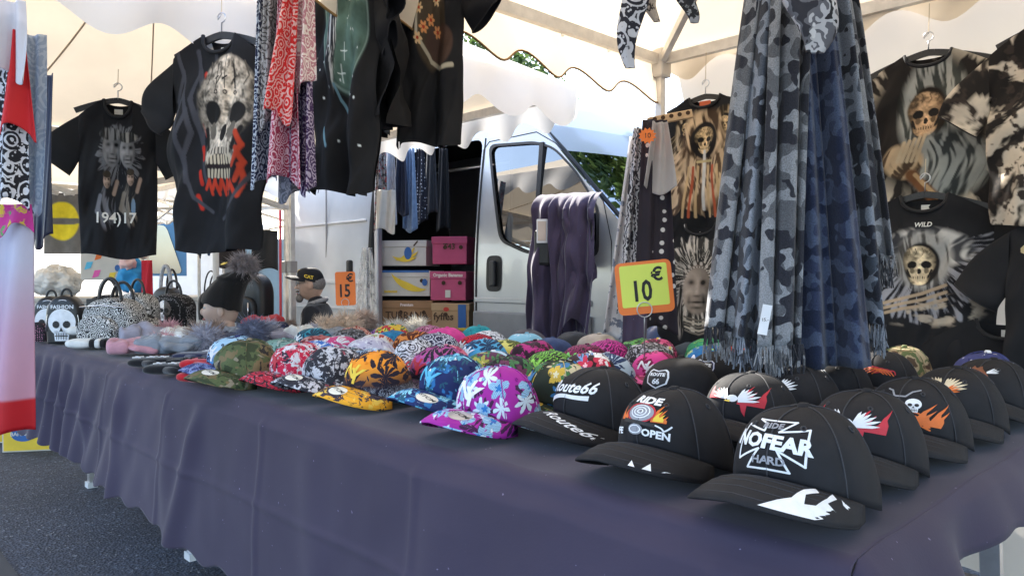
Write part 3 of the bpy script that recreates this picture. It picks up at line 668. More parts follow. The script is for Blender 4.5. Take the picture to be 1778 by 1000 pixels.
def cap(x, y, cm, label, vm=None, emblem=None, rz=0, sticker=None, sc=1., squash=1.):
    near = y < .55 or x > -.5; sc *= (1.13 if cm is BLK and x > -.75 else 1.); squash *= (.90 if cm is BLK else 1.)
    rz += random.uniform(-.10, .10); C = empty('baseball_cap', (x, y, TZ+.006), rz, label, 'cap', 'caps laid out on the table')
    C.scale = (sc, sc, sc*squash); C.rotation_euler = (random.uniform(-.02, .07), random.uniform(-.05, .05), rz+(0 if near else random.uniform(-.2, .2)))
    me = _cm.copy(); amp = .0025 if emblem else .010; sd = Vector((random.random()*50, random.random()*50, 0))
    for q in me.vertices: q.co += Vector((mnoise.noise(q.co*16+sd), mnoise.noise(q.co*16+sd+Vector((9, 0, 0))), .7*mnoise.noise(q.co*20+sd+Vector((0, 9, 0)))-.15))*amp*min(1, q.co.z/.03+.2)
    c = link('crown', me, cm, C); md = c.modifiers.new('t', 'SOLIDIFY'); md.thickness = .0022; md.offset = -1
    me = _vm.copy(); v = link('visor', me, vm or cm, C); md = v.modifiers.new('t', 'SOLIDIFY'); md.thickness = .0045; md.offset = 0
    MB().tube([visor_pt(j/20-1, 1, 0) for j in range(1, 40)], .0024, 5).build('visor_edge', vm or cm, v, True)
    b = link('button', _bm.copy(), vm or cm, C, loc=(0, 0, CH+.001))
    if near:
        for k in range(6): MB().tube([crown_pt(k*math.pi/3, j/16*.97, .0008) for j in range(17)], .0011, 5).build('panel_seam', SEAM if cm is BLK else cm, c, True)
        for k in range(6): e_ = [crown_pt(math.pi/6+k*math.pi/3+.045*math.cos(a), .60+.028*math.sin(a), .0012) for a in np.linspace(0, 6.283, 13)]; MB().tube(e_, .0013, 5).build('eyelet', SEAM if cm is BLK else cm, c, True)
        for r_ in (.18, .36, .54, .72, .88): MB().tube([visor_pt(j/16-1, r_, .0026) for j in range(2, 31)], .0005, 4).build('stitch_row', SEAM if cm is BLK else cm, v)
    if sticker:
        s0, r0 = sticker[:2]; p = visor_pt(s0, r0)
        fn = lambda ex, ey, off=.0034: visor_pt(s0+ex/.085, r0-ey/.075, off)
        st = patch('sticker', [ring(0, 0, .0145, .0165, 20)], fn, STK if len(sticker) < 3 else STG, v, .008)
        text_on('lettering', 'STCM', lambda a, b_: fn(a, b_, .0040), TH['black'], st, .0105, .0002, rot=-.35)
    es = .86 if cm is BLK else 1.
    F = lambda ex, ey, off=.0012: front(ex*es, .066+(ey-.062)*es if es < 1 else ey, off)
    if emblem:
        for kind, *a in emblem:
            if kind == 'ny':
                col = TH[a[0]]; k = a[1] if len(a) > 1 else 1.
                text_on('monogram_letter', 'N', lambda X, Y: F(X-.004*k, Y+.062, .0018), col, C, .055*k, .0012, shear=.25, sub=.012)
                text_on('monogram_letter', 'Y', lambda X, Y: F(X+.014*k, Y+.048, .0030), col, C, .055*k, .0012, shear=.25, sub=.012)
            elif kind == 'text': # text,color,x,y,size[,shear,sx,rot,bold]
                tx, col, X0, Y0, sz = a[:5]; sh, sx_, ro, bo = (list(a[5:])+[0, 1, 0, .0006][len(a[5:]):])
                text_on('lettering', tx, lambda X, Y: F(X+X0, Y+Y0, .0030), TH[col], C, sz, bo, sh, sx_, rot=ro, sub=.010)
            elif kind == 'poly': [patch('embroidery', [q], F, TH[a[0]], C, .007, a[2] if len(a) > 2 else .0014) for q in merge(a[1])]
            elif kind == 'vpoly': [patch('visor_embroidery', [q], visor, TH[a[0]], v, .12, .0036) for q in a[1]]
            elif kind == 'vtext':
                tx, col, S0, R0, sz = a[:5]
                text_on('visor_lettering', tx, lambda X, Y: visor_pt(S0+X/.085, R0-Y/.07, .0040), TH[col], v, sz, .0003, .35, rot=a[5] if len(a) > 5 else 0, sub=.01)
            elif kind == 'skull':
                bn, hl = skull2(*a[:3]); patch('embroidery', bn, F, TH[a[3] if len(a) > 3 else 'white'], C, .007, .0020); patch('embroidery', hl, F, TH['black'], C, .007, .0028)
    return C
SEAM = mat('seam_thread', (.035, .035, .042), .7)
BLK = pat('cap_black', 'solid', [(.014, .014, .017)])
K = TH
W_, BK, RD, YE, GR = (.85, .85, .88), (.012, .012, .018), (.62, .02, .05), (.85, .62, .06), (.07, .22, .08)
shield_o = [(-.030, .085), (-.022, .092), (0, .086), (.022, .092), (.030, .085), (.034, .065), (.030, .045), (0, .028), (-.030, .045), (-.034, .065)]
def eagle(dx=.0, fl=True):
    L = [('poly', 'red', flames(.012+dx, .045, .050, .055, 4, .35)+flames(-.060+dx, .055, .050, .045, 3, -.3)), ('poly', 'white', wing(.012+dx, .052, .046, 1)+wing(-.012+dx, .056, .040, -1), .0024),
         ('poly', 'white', [ring(dx, .058, .011, .009, 12)], .0030), ('poly', 'yellow', [[(dx-.004, .054), (dx-.016, .050), (dx-.004, .048)]], .0036), ('poly', 'red', [[(.015+dx, .050), (.030+dx, .050), (.026+dx, .018), (.020+dx, .028)]], .0016)]
    return L
cross = [(-.012, .10), (-.034, .108), (.034, .108), (.012, .085), (.040, .090), (.055, .094), (.052, .032), (.014, .052), (.032, .018), (-.032, .018), (-.014, .052), (-.052, .032), (-.055, .094), (-.012, .085)]
vflame = [[(.22, .98), (.60, .99), (.80, .80), (.86, .45), (.76, .25), (.82, .60), (.74, .72), (.66, .55), (.72, .30), (.66, .12), (.64, .40), (.58, .70), (.50, .74), (.48, .50), (.56, .28), (.50, .10), (.44, .35), (.40, .68), (.32, .80)]]
# ---- black embroidered caps
cap(-.13, .165, BLK, 'black cap with white iron cross lettering and white flame on its visor', emblem=[('poly', 'white', stroke(cross, .0035, True), .0016), ('text', 'NOFEAR', 'white', 0, .064, .034, 0, .92, -.06, .0016), ('text', 'RIDE', 'grey', 0, .095, .016, 0, 1, 0, .0006), ('text', 'HARD', 'grey', .002, .033, .018, 0, 1, 0, .0006),
    ('vpoly', 'white', vflame), ('vpoly', 'white', [[(-.62, 1.), (-.95, .9), (-.86, .72)]])], sc=1.04, rz=-.02)
cap(-.14, .425, BLK, 'black cap with eagle and red flames behind the iron cross cap', emblem=eagle(.010))
b1, h1 = skull2(.028, .066, .030); b2, h2 = skull2(-.030, .066, .026)
cap(-.135, .67, BLK, 'black cap with two skulls on a motorcycle and orange flames', emblem=[('poly', 'orange', [[(x+.03, y-.028) for x, y in q] for q in flames(0, .050, .045, .055, 5, .7)]+[q for i in range(4) for q in stroke(arcs([(.03, .05-.008*i), (.048, .046-.01*i), (.060, .030-.006*i), (.046, .020)]), .003)], .0014), ('poly', 'white', b1+b2, .0020), ('poly', 'black', h1+h2, .0028),
    ('poly', 'grey', stroke([(-.030, .108), (-.018, .104), (-.010, .088), (.012, .088), (.024, .102), (.040, .108)], .004)+[ring(0, .060, .020, .013)], .0016), ('poly', 'white', stroke([(-.016, .042), (.024, .030)], .006), .0022)])
cap(-.13, .915, BLK, 'black cap with spread orange feather wings beside the skull motorcycle cap', emblem=[('poly', 'cream', wing(.006, .070, .050, 1, 7)+wing(-.006, .070, .050, -1, 7)), ('poly', 'orange', wing(.006, .062, .035, 1, 4)+wing(-.006, .062, .035, -1, 4), .002)])
horse = [(-.020, .090), (-.014, .104), (-.006, .095), (.006, .104), (.010, .092), (.022, .075), (.034, .045), (.030, .032), (.018, .032), (.006, .050), (-.012, .052), (-.026, .066)]
cap(-.12, 1.16, BLK, 'black cap with a brown horse head at the back corner of the table', emblem=[('poly', 'white', wing(-.012, .070, .035, -1, 5)+wing(.020, .080, .03, 1, 4)), ('poly', 'brown', [horse], .0022), ('poly', 'white', [ring(.004, .078, .003, .003, 8)], .003)])
cap(-.385, .205, BLK, 'black cap reading RIDE and OPEN with helmeted skull and orange flames', emblem=[('text', 'RIDE', 'white', .006, .104, .026, 0, 1.1, -.1, .0012), ('poly', 'grey', [ring(0, .074, .028, .020, 20)]), ('poly', 'white', [q for r in (.006, .013, .020) for q in stroke(ring(.0, .076, r, r*.75, 14), .0022, True)], .0022),
    ('poly', 'red', stroke(ring(0, .074, .030, .022, 20), .003, True), .0020), ('poly', 'black', [[(-.034, .058), (.034, .052), (.034, .044), (-.034, .050)]], .0026), ('poly', 'grey', [ring(-.004, .036, .016, .012, 14)], .0016), ('poly', 'white', stroke(ring(-.004, .036, .012, .008, 10), .002, True), .0024), ('poly', 'orange', flames(.026, .055, .026, .045, 3, .3)+flames(-.046, .055, .020, .035, 2, -.3)), ('poly', 'yellow', flames(.030, .057, .016, .025, 2, .3), .0022),
    ('text', 'OPEN', 'white', .036, .030, .020, 0, .95, -.05, .0008), ('text', 'FE', 'white', -.042, .030, .018, 0, 1, 0, .0008), ('poly', 'white', stroke(arcs([(.030, .050), (.046, .046), (.050, .036), (.062, .050)]), .003), .002), ('vpoly', 'white', [[(.30, .99), (.36, .99), (.30, .86)], [(.42, .99), (.5, .99), (.46, .82)], [(.58, .97), (.75, .9), (.60, .93)]])])
cap(-.395, .50, BLK, 'black cap with white eagle and red flames standing in the sun patch', emblem=eagle(.018))
cap(-.40, .725, BLK, 'black cap with white wing strokes between eagle cap and white skull cap', emblem=[('poly', 'white', wing(.008, .060, .045, 1, 6)+wing(-.008, .064, .035, -1, 5)), ('poly', 'red', [[(-.004, .085), (.010, .075), (-.006, .068)]], .003)])
cap(-.41, .945, BLK, 'black cap with one large white skull on its front', emblem=[('skull', -.006, .068, .050), ('poly', 'orange', stroke([(-.020, .052), (.012, .046)], .004), .0034)])
cap(-.375, 1.155, BLK, 'black cap with thin red and orange flame lines behind the white skull cap', emblem=[('poly', 'red', [q for i in range(5) for q in stroke(arcs([(-.03+.012*i, .050), (-.01+.012*i, .075-.004*i), (.02+.012*i, .07), (.036+.008*i, .055)]), .003)]), ('poly', 'orange', [q for i in range(4) for q in stroke(arcs([(-.024+.012*i, .046), (-.004+.012*i, .068), (.028+.01*i, .060), (.04+.008*i, .05)]), .0025)], .002)])
cap(-.66, .335, BLK, 'black cap with white Route66 script and underline swash, visor lettered too', emblem=[('text', 'Route66', 'white', .006, .075, .042, .35, .82, .10, .0010), ('poly', 'white', [arcs([(-.060, .040), (-.02, .056), (.03, .056), (.056, .062)])+arcs([(.056, .050), (.03, .046), (-.02, .046), (-.060, .026)])]), ('vtext', 'Route66', 'white', .40, .60, .022, -.35)], sc=1.02)
for i, (x, y, lb) in enumerate(((-.665, .66, 'black cap with white outlined ROUTE shield just behind the Route66 script cap'), (-.68, .865, 'black cap with blue and white ROUTE shield in the sunny second row'))):
    cap(x, y, BLK, lb, emblem=[('poly', 'white' if i == 0 else 'blue', [shield_o]), ('poly', 'black', [[(a*.86, .06+(b-.06)*.86) for a, b in shield_o]], .0020), ('poly', 'white', stroke([(a*.94, .06+(b-.06)*.94) for a, b in shield_o], .002, True), .0026), ('text', 'ROUTE', 'white', 0, .072, .014, 0, 1, 0, .0006), ('text', '66', 'red' if i else 'white', 0, .050, .022, 0, 1, 0, .0008)])
cap(-.66, 1.06, BLK, 'black cap with white Route66 script at the foot of the hanging scarves', emblem=[('text', 'Route66', 'white', .006, .070, .038, .35, .85, .12, .0010)])
cap(-.63, 1.26, BLK, 'black cap with orange scribbled monogram under the hanging scarves', emblem=[('poly', 'orange', [q for i in range(3) for q in stroke(arcs([(-.02, .05+.014*i), (.0, .085-.012*i), (.012, .045+.01*i), (.03, .07)]), .005)])])
cap(-.40, 1.39, pat('camo_tan', 'camo', [(.30, .22, .12), (.10, .13, .05), (.42, .33, .20), (.10, .06, .035), (.42, .33, .2)]), 'tan and green camouflage cap under the reaper shirt')
cap(-.19, 1.38, pat('us_stars', 'stars', [(.05, .06, .20), W_]), 'navy cap with white stars beside the tan camouflage cap', vm=pat('us_white', 'solid', [W_]))
# ---- printed caps
def fl(n, *c, s=1.): return pat(n, 'floral', list(c), s)
cap(-.845, .205, fl('magenta_hibiscus', (.40, .025, .34), (.40, .025, .34), (.06, .015, .07), (.35, .62, .90), (.03, .2, .55), (.7, .82, .92)), 'magenta cap with blue and white tropical leaves and large white monogram', emblem=[('ny', 'white', 1.15)], sticker=(.30, .55, 1), sc=1.02)
cap(-.85, .415, fl('yellow_tropic', (.02, .03, .02), (.72, .62, .40), GR, (.85, .58, .08), (.8, .75, .5), (.05, .22, .5)), 'black and yellow tropical flower cap behind the magenta cap')
cap(-.915, .60, fl('red_hibiscus', (.03, .01, .015), (.66, .02, .06), W_, (.70, .03, .09), (.9, .55, .6), (.15, .3, .6)), 'red hibiscus flower cap with pale blue leaves behind the yellow tropical cap', emblem=[('ny', 'white')])
cap(-1.115, .30, fl('blue_flower', (.015, .03, .13), (.03, .18, .45), (.25, .62, .82), (.12, .5, .75), W_, (.02, .10, .16), s=1.5), 'navy cap with bright blue flowers and turquoise monogram', emblem=[('ny', 'cyan', 1.1)], sticker=(.45, .6))
cap(-1.335, .215, pat('orange_sunset', 'sunset', [(.55, .58, .68), (.03, .02, .035), (.90, .33, .03), (.02, .015, .03), (.75, .8, .9), .50]), 'orange and black sunset cap with white lightning and yellow monogram', vm=pat('orange_visor', 'splash', [(.88, .42, .03), (.04, .03, .05), (.9, .6, .1)], .6), emblem=[('ny', 'yellow', 1.15)], sticker=(.18, .62))
cap(-1.335, .43, pat('purple_sunset', 'sunset', [(.10, .08, .12), (.04, .02, .05), (.48, .10, .34), (.02, .015, .03), (.75, .7, .8), .5]), 'plum and black sunset cap behind the orange sunset cap', emblem=[('ny', 'red')])
cap(-1.545, .205, pat('graffiti_bw', 'splash', [(.03, .032, .045), (.62, .62, .68), (.02, .02, .03), (.45, .1, .14)], .8), 'black and white graffiti print cap with a round white visor sticker', sticker=(.2, .6))
cap(-1.72, .195, pat('red_graffiti', 'splash', [(.62, .02, .07), (.75, .74, .78), (.03, .03, .05), (.62, .02, .06)], .9), 'red white and black print cap with red visor beside the camouflage cap', vm=pat('red_pais', 'paisley', [(.55, .03, .06), (.03, .02, .03)]), emblem=[('ny', 'red')])
cap(-1.885, .105, pat('camo_green', 'camo', [(.045, .06, .028), (.10, .13, .055), (.20, .15, .075), (.035, .03, .028), (.30, .26, .19)]), 'green woodland camouflage cap at the front edge of the table', sticker=(.25, .5), sc=1.04)
cap(-2.09, .155, pat('blue_sunset', 'sunset', [(.35, .25, .55), (.08, .32, .72), (.45, .70, .90), (.02, .03, .10), (.7, .8, .95), .5]), 'sky blue and lilac palm cap beside the red gloves', vm=pat('blue_visor', 'splash', [(.06, .07, .22), (.3, .35, .6), (.03, .03, .1)]), emblem=[('ny', 'white', 1.1)])
rest = [(-1.03, .81, pat('pale_palm', 'sunset', [(.75, .8, .9), (.45, .65, .85), (.6, .75, .9), (.02, .05, .15), W_, .52]), 'pale blue palm leaf cap beside the red hibiscus cap', None),
 (-.99, 1.01, pat('pink_palm', 'sunset', [(.70, .20, .35), (.80, .12, .38), (.75, .06, .32), (.22, .01, .06), (.8, .3, .5), .57]), 'bright pink cap with dark red palm trees and white monogram', [('ny', 'white')]),
 (-.93, 1.225, pat('blue_splash', 'splash', [(.02, .16, .45), (.02, .22, .5), (.55, .75, .12), (.4, .7, .2)], .6), 'blue cap splashed with lime under the scarf fringe', [('ny', 'white')]),
 (-.93, 1.43, pat('red_orange', 'splash', [(.65, .06, .02), (.5, .03, .03), (.75, .2, .04)]), 'red and orange mottled cap below the scarf fringe', None),
 (-1.14, .52, fl('black_leaf', (.02, .02, .025), (.10, .03, .09), GR, (.2, .04, .12), (.35, .5, .1)), 'black cap with maroon leaves between blue flower and red hibiscus caps', None),
 (-1.17, .72, pat('black_green', 'stripe', [(.015, .02, .015), (.22, .55, .08), (.06, .03, .05)]), 'black cap with lime green tiger stripes', [('ny', 'green')]),
 (-1.21, .93, pat('maroon_leaf', 'stripe', [(.05, .01, .025), (.30, .03, .13), (.02, .02, .02)]), 'maroon striped cap with lime green monogram', [('ny', 'lightgreen')]),
 (-1.14, 1.19, pat('speckle_bw', 'splash', [(.03, .03, .035), (.55, .55, .6), (.02, .02, .02)], 1.6), 'black and grey speckled cap between the pink palm and magenta tiger caps', None),
 (-1.31, 1.17, pat('magenta_tiger', 'stripe', [(.60, .05, .33), (.10, .01, .07), (.65, .10, .40)]), 'magenta tiger stripe cap with pale monogram', [('ny', 'pink')]),
 (-1.37, .67, pat('white_palm', 'sunset', [(.80, .82, .86), (.70, .78, .88), (.5, .68, .85), (.02, .06, .12), W_, .5]), 'white and pale blue cap with black palm leaves', [('ny', 'black')]),
 (-1.42, .91, pat('magenta_black', 'splash', [(.03, .01, .02), (.45, .03, .20), (.02, .02, .02)], .8), 'black cap mottled with magenta', None),
 (-1.33, 1.40, pat('lime_black', 'splash', [(.03, .05, .03), (.15, .45, .10), (.03, .1, .2)]), 'dark cap mottled with green at the back of the table', None),
 (-1.48, 1.33, pat('beige', 'solid', [(.42, .36, .30)]), 'plain beige cap beside the plain navy cap', None),
 (-1.57, 1.155, pat('navy', 'solid', [(.035, .06, .15)]), 'plain navy blue cap with no print', None),
 (-1.62, .86, pat('sky_palm', 'sunset', [(.35, .6, .75), (.05, .35, .65), (.10, .45, .75), (.02, .05, .12), W_, .53]), 'sky blue cap with dark palm leaf print', [('ny', 'white')]),
 (-1.55, .62, fl('pink_white', (.75, .2, .3), (.8, .7, .75), (.03, .02, .03), (.6, .04, .15), W_, BK, s=1.3), 'pink and white flower cap with black outlines', [('ny', 'white')]),
 (-1.68, 1.02, pat('yellow_dip', 'sunset', [(.85, .75, .25), (.85, .68, .10), (.8, .75, .2), (.10, .12, .02), (.9, .85, .5), .56]), 'lemon yellow cap beside the plain navy cap', None),
 (-1.76, .66, pat('white_bandana', 'paisley', [(.78, .78, .82), BK]), 'white bandana print cap with black paisley', None),
 (-1.86, .83, pat('navy_bandana', 'paisley', [(.025, .025, .06), (.6, .6, .68)]), 'dark navy bandana print cap with pale paisley', [('ny', 'white')]),
 (-1.86, 1.04, pat('red_bandana', 'paisley', [(.62, .015, .04), (.12, .01, .02)]), 'bright red bandana print cap', [('ny', 'white')]),
 (-1.80, 1.25, pat('sky_stars', 'stars', [(.28, .58, .72), W_]), 'light blue cap sprinkled with white stars', None),
 (-1.98, 1.20, pat('dalmatian', 'splash', [(.8, .8, .83), (.02, .02, .025), (.78, .78, .8)], 1.4), 'white cap blotched with black beside the starry light blue cap', None),
 (-2.07, 1.05, pat('hot_pink', 'solid', [(.70, .06, .30)]), 'plain hot pink cap behind the red bandana cap', [('ny', 'white')]),
 (-2.09, .90, pat('orange_brown', 'sunset', [(.5, .13, .03), (.65, .18, .04), (.7, .25, .06), (.10, .02, .01), (.8, .4, .1), .6]), 'burnt orange cap in front of the hot pink cap', None),
 (-2.22, 1.36, pat('teal', 'splash', [(.02, .30, .34), (.03, .38, .42), (.02, .2, .25)]), 'teal green mottled cap at the back edge beside the banana boxes', None),
 (-2.44, 1.24, pat('pink_stripe', 'stripe', [(.65, .22, .42), (.10, .04, .03), (.75, .4, .55)]), 'pink and brown feather striped cap in front of the banana boxes', [('ny', 'pink')]),
 (-1.99, .62, pat('lilac_white', 'splash', [(.6, .56, .68), (.8, .8, .84), (.25, .22, .35)]), 'lilac and white mottled cap beside the white bandana cap', None),
 (-2.03, .42, pat('blue_fade', 'sunset', [(.75, .8, .9), (.10, .30, .75), (.06, .22, .66), (.7, .8, .9), W_, .62]), 'cobalt blue cap fading to white behind the camouflage cap', None),
 (-1.83, .43, fl('skull_bw', (.03, .03, .04), (.5, .5, .55), (.03, .03, .04), W_, (.1, .1, .12), (.3, .5, .6), s=1.6), 'black cap covered in small white skull-like flowers', None),
 (-2.17, .60, pat('pink_fade', 'sunset', [(.85, .75, .8), (.70, .10, .28), (.68, .08, .24), W_, W_, .6]), 'raspberry pink cap fading to white beside the cobalt blue cap', None),
 (-2.20, .78, fl('white_flower', (.82, .82, .80), (.82, .8, .76), (.7, .35, .15), (.65, .08, .06), YE, (.4, .5, .2), s=1.4), 'white cap with small red and yellow flowers', None),
 (-2.32, .95, pat('royal_blue', 'splash', [(.02, .20, .42), (.03, .28, .5), (.02, .12, .3)]), 'royal blue cap beside the white flower cap', [('ny', 'white')]),
 (-2.25, 1.16, pat('fuchsia_flower', 'splash', [(.55, .05, .25), (.8, .5, .6), (.1, .02, .05)]), 'fuchsia and pale pink mottled cap beside the teal cap', None),
 (-2.37, .62, pat('coral_camo', 'camo', [(.55, .12, .12), (.6, .2, .2), (.3, .05, .06), (.65, .4, .38), (.6, .2, .2)]), 'coral red camouflage cap beside the fur-trimmed hats', None),
 (-2.42, .80, pat('charcoal_print', 'splash', [(.04, .04, .045), (.3, .3, .33), (.02, .02, .02)], 1.5), 'charcoal printed cap beside the coral camouflage cap', None),
 (-1.13, 1.44, pat('grey_teal', 'solid', [(.05, .07, .09)]), 'plain dark slate cap behind the speckled cap', None),
 (-1.70, 1.44, pat('dark_grey', 'solid', [(.03, .032, .036)]), 'plain charcoal cap at the back edge by the van door', None),
 (-1.96, 1.42, pat('brown_grey', 'solid', [(.10, .09, .10)]), 'plain grey-brown cap at the back edge beside the teal cap', None)]
rest += [(-1.27, .56, fl('plum_leaf', (.10, .02, .07), (.16, .03, .10), GR, (.5, .5, .1), (.7, .6, .2), (.05, .2, .1)), 'dark plum cap with green leaves between orange sunset and blue flower caps', [('ny', 'lightgreen')]),
 (-1.45, .46, pat('grey_bandana', 'paisley', [(.12, .12, .15), (.7, .7, .75)]), 'grey bandana print cap beside the plum sunset cap', [('ny', 'red')]), (-1.64, .40, fl('ice_flower', (.45, .6, .75), (.6, .7, .8), (.03, .05, .1), W_, (.1, .3, .6)), 'ice blue flower cap behind the red print cap', None),
 (-1.04, 1.40, pat('jade', 'splash', [(.03, .25, .12), (.05, .35, .15), (.3, .5, .1)]), 'jade green mottled cap at the back below the scarves', None), (-1.20, 1.31, fl('rose', (.6, .08, .22), (.75, .2, .35), (.1, .02, .04), W_, YE), 'rose pink flower cap behind the magenta tiger cap', [('ny', 'white')]),
 (-2.33, .44, pat('mint_camo', 'camo', [(.2, .4, .35), (.3, .5, .45), (.1, .2, .18), (.5, .6, .55), (.3, .5, .45)]), 'mint camouflage cap beside the cobalt blue cap', None), (-2.45, 1.04, fl('sunny', (.75, .5, .05), (.8, .6, .1), GR, RD, YE), 'golden flower cap beside the royal blue cap', None), (-2.57, .92, pat('brick', 'paisley', [(.4, .06, .04), (.75, .6, .5)]), 'brick red bandana print cap beside the fur hats', None),
 (-2.55, .70, pat('aqua', 'sunset', [(.6, .75, .8), (.05, .4, .5), (.04, .3, .42), (.02, .06, .1), W_, .5]), 'aqua palm leaf cap beside the charcoal printed cap', [('ny', 'white')]), (-2.60, 1.12, pat('violet', 'splash', [(.18, .05, .3), (.4, .2, .5), (.05, .02, .1)]), 'violet mottled cap at the back beside the pink striped cap', None)]
for x, y, m, lb, em in rest: cap(x, y, m, lb, emblem=em, squash=random.uniform(.74, .92), sc=random.uniform(.92, 1.02))
# ================================================================ HANGING CLOTHES
def vnoise(x, y, seed=0):
    x = np.asarray(x, float); y = np.asarray(y, float); xi = np.floor(x).astype(int); yi = np.floor(y).astype(int); fx, fy = x-xi, y-yi
    fx = fx*fx*(3-2*fx); fy = fy*fy*(3-2*fy)
    def h(a, b): n = (a*374761393+b*668265263+seed*1442695041) & 0x7fffffff; n = ((n ^ (n >> 13))*1274126177) & 0x7fffffff; return ((n ^ (n >> 16)) & 0xffff)/65535.
    return (h(xi, yi)*(1-fx)+h(xi+1, yi)*fx)*(1-fy)+(h(xi, yi+1)*(1-fx)+h(xi+1, yi+1)*fx)*fy
def fbm(x, y, seed=0, o=4): return sum(vnoise(x*2**k, y*2**k, seed+k)*.5**k for k in range(o))/sum(.5**k for k in range(o))
def sm(d, e=.08): return np.clip(.5-(d)/e, 0, 1)
def el(X, Z, cx, cz, rx, rz, a=0):
    c, s = math.cos(a), math.sin(a); x, z = X-cx, Z-cz; x, z = x*c+z*s, -x*s+z*c
    return np.sqrt((x/rx)**2+(z/rz)**2)-1
def seg(X, Z, a, b, w):
    ax, az = a; bx, bz = b; dx, dz = bx-ax, bz-az; t = np.clip(((X-ax)*dx+(Z-az)*dz)/(dx*dx+dz*dz+1e-9), 0, 1); return (np.hypot(X-ax-t*dx, Z-az-t*dz)-w)/w
class Art:
    def __init__(s, X, Z, base): s.X, s.Z = X, Z; s.C = np.zeros(X.shape+(3,))+np.array(base)
    def put(s, m, col): col = np.asarray(col, float); s.C = s.C*(1-m[..., None])+col*m[..., None]; return s
    def ell(s, cx, cz, rx, rz, col, a=0, e=.12): return s.put(sm(el(s.X, s.Z, cx, cz, rx, rz, a), e), col)
    def line(s, pts, w, col, e=.5):
        for p, q in zip(pts[:-1], pts[1:]): s.put(sm(seg(s.X, s.Z, p, q, w), e), col)
        return s
    def strands(s, cx, cz, rx, rz, c1, c2, fr=60, seed=0, curl=8., a=0):
        m = sm(el(s.X, s.Z, cx, cz, rx, rz, a), .25); n = np.clip((vnoise(s.X*fr+2*np.sin(s.Z*curl), s.Z*9, seed)*.6+vnoise(s.X*fr*2.3+3*np.sin(s.Z*curl*1.7), s.Z*22, seed+9)*.4-.5)*6.5+.42, 0, 1); col = np.array(c1)*(1-n[..., None])+np.array(c2)*n[..., None]
        s.C = s.C*(1-m[..., None])+col*m[..., None]; return s
    def skull(s, cx, cz, k, bone=(.55, .45, .32), dark=(.015, .013, .012)):
        n = fbm(s.X*55, s.Z*55, 5)*.8+.2*vnoise(s.X*170, s.Z*170, 8); b = np.array(bone)
        for m in (sm(el(s.X, s.Z, cx, cz-.1*k, .5*k, .52*k), .1), sm(el(s.X, s.Z, cx, cz+.42*k, .33*k, .30*k), .1)):
            col = b*np.clip((n[..., None]-.5)*4+1., .25, 1.7)*np.clip(1.3-1.1*(np.abs(s.X-cx)[..., None]/(.5*k))**1.5, .25, 1.3); s.C = s.C*(1-m[..., None])+col*m[..., None]
        for sx in (-1, 1): s.ell(cx+sx*.21*k, cz+.02*k, .15*k, .13*k, dark, sx*.25)
        s.ell(cx, cz+.24*k, .06*k, .10*k, dark)
        s.ell(cx, cz+.46*k, .25*k, .055*k, dark)
        for i in range(-3, 4): s.line([(cx+i*.07*k, cz+.38*k), (cx+i*.065*k, cz+.55*k)], .022*k, np.array(bone)*1.25)
        for sx in (-1, 1): s.line([(cx+sx*.36*k, cz+.2*k), (cx+sx*.28*k, cz+.42*k)], .035*k, dark)
        for q in range(4): x0 = cx+(-.3+.2*q)*k; s.line([(x0, cz-.55*k), (x0+.05*k, cz-.40*k), (x0-.02*k, cz-.30*k)], .012*k, np.array(bone)*.25)
        s.ell(cx-.21*k, cz+.22*k, .07*k, .10*k, np.array(bone)*.35); s.ell(cx+.21*k, cz+.22*k, .07*k, .10*k, np.array(bone)*.35)
        return s
PC = mat_print(); HANG = mat('hanger_black', (.02, .02, .022), .45); LABEL = mat('neck_label', (.75, .72, .66), .7)
SURF = {}
def on_shirt(T, x, z, off=.0045):
    Pf, w = SURF[T.name]; nz, nx = Pf.shape[:2]; j = int(np.clip(round((x/(w/2)*.5+.5)*(nx-1)), 1, nx-2)); i = int(np.argmin(np.abs(Pf[:, j, 2]-z))); return Vector((x, Pf[max(0, i-1):i+2, j-1:j+2, 1].min()-off, z))
def hanger(loc, rz, label, w=.20, up=.10):
    H = empty('coat_hanger', loc, rz, label, 'hanger', 'black plastic coat hangers')
    pts = [(x, 0, -.012-.055*(abs(x)/w)**1.35) for x in np.linspace(-w, w, 21)]
    b = MB()
    for p, q in zip(pts[:-1], pts[1:]): b.bar(p, q, .010, .022)
    b.build('arms', HANG, H); MB().tube([(0, 0, -.01), (0, 0, .03)]+[(.016*math.cos(a)+.0, 0, .045+.016*math.sin(a)) for a in np.linspace(-1.4, 3.4, 10)]+[(0-.0, 0, .058)], .0022, 6).build('hook', STEELW, H, True)
    MB().tube([(0, 0, .06), (0.002, 0, .06+up)], .0015, 5).build('string', mat('string', (.6, .5, .35), .8), H)
    return H
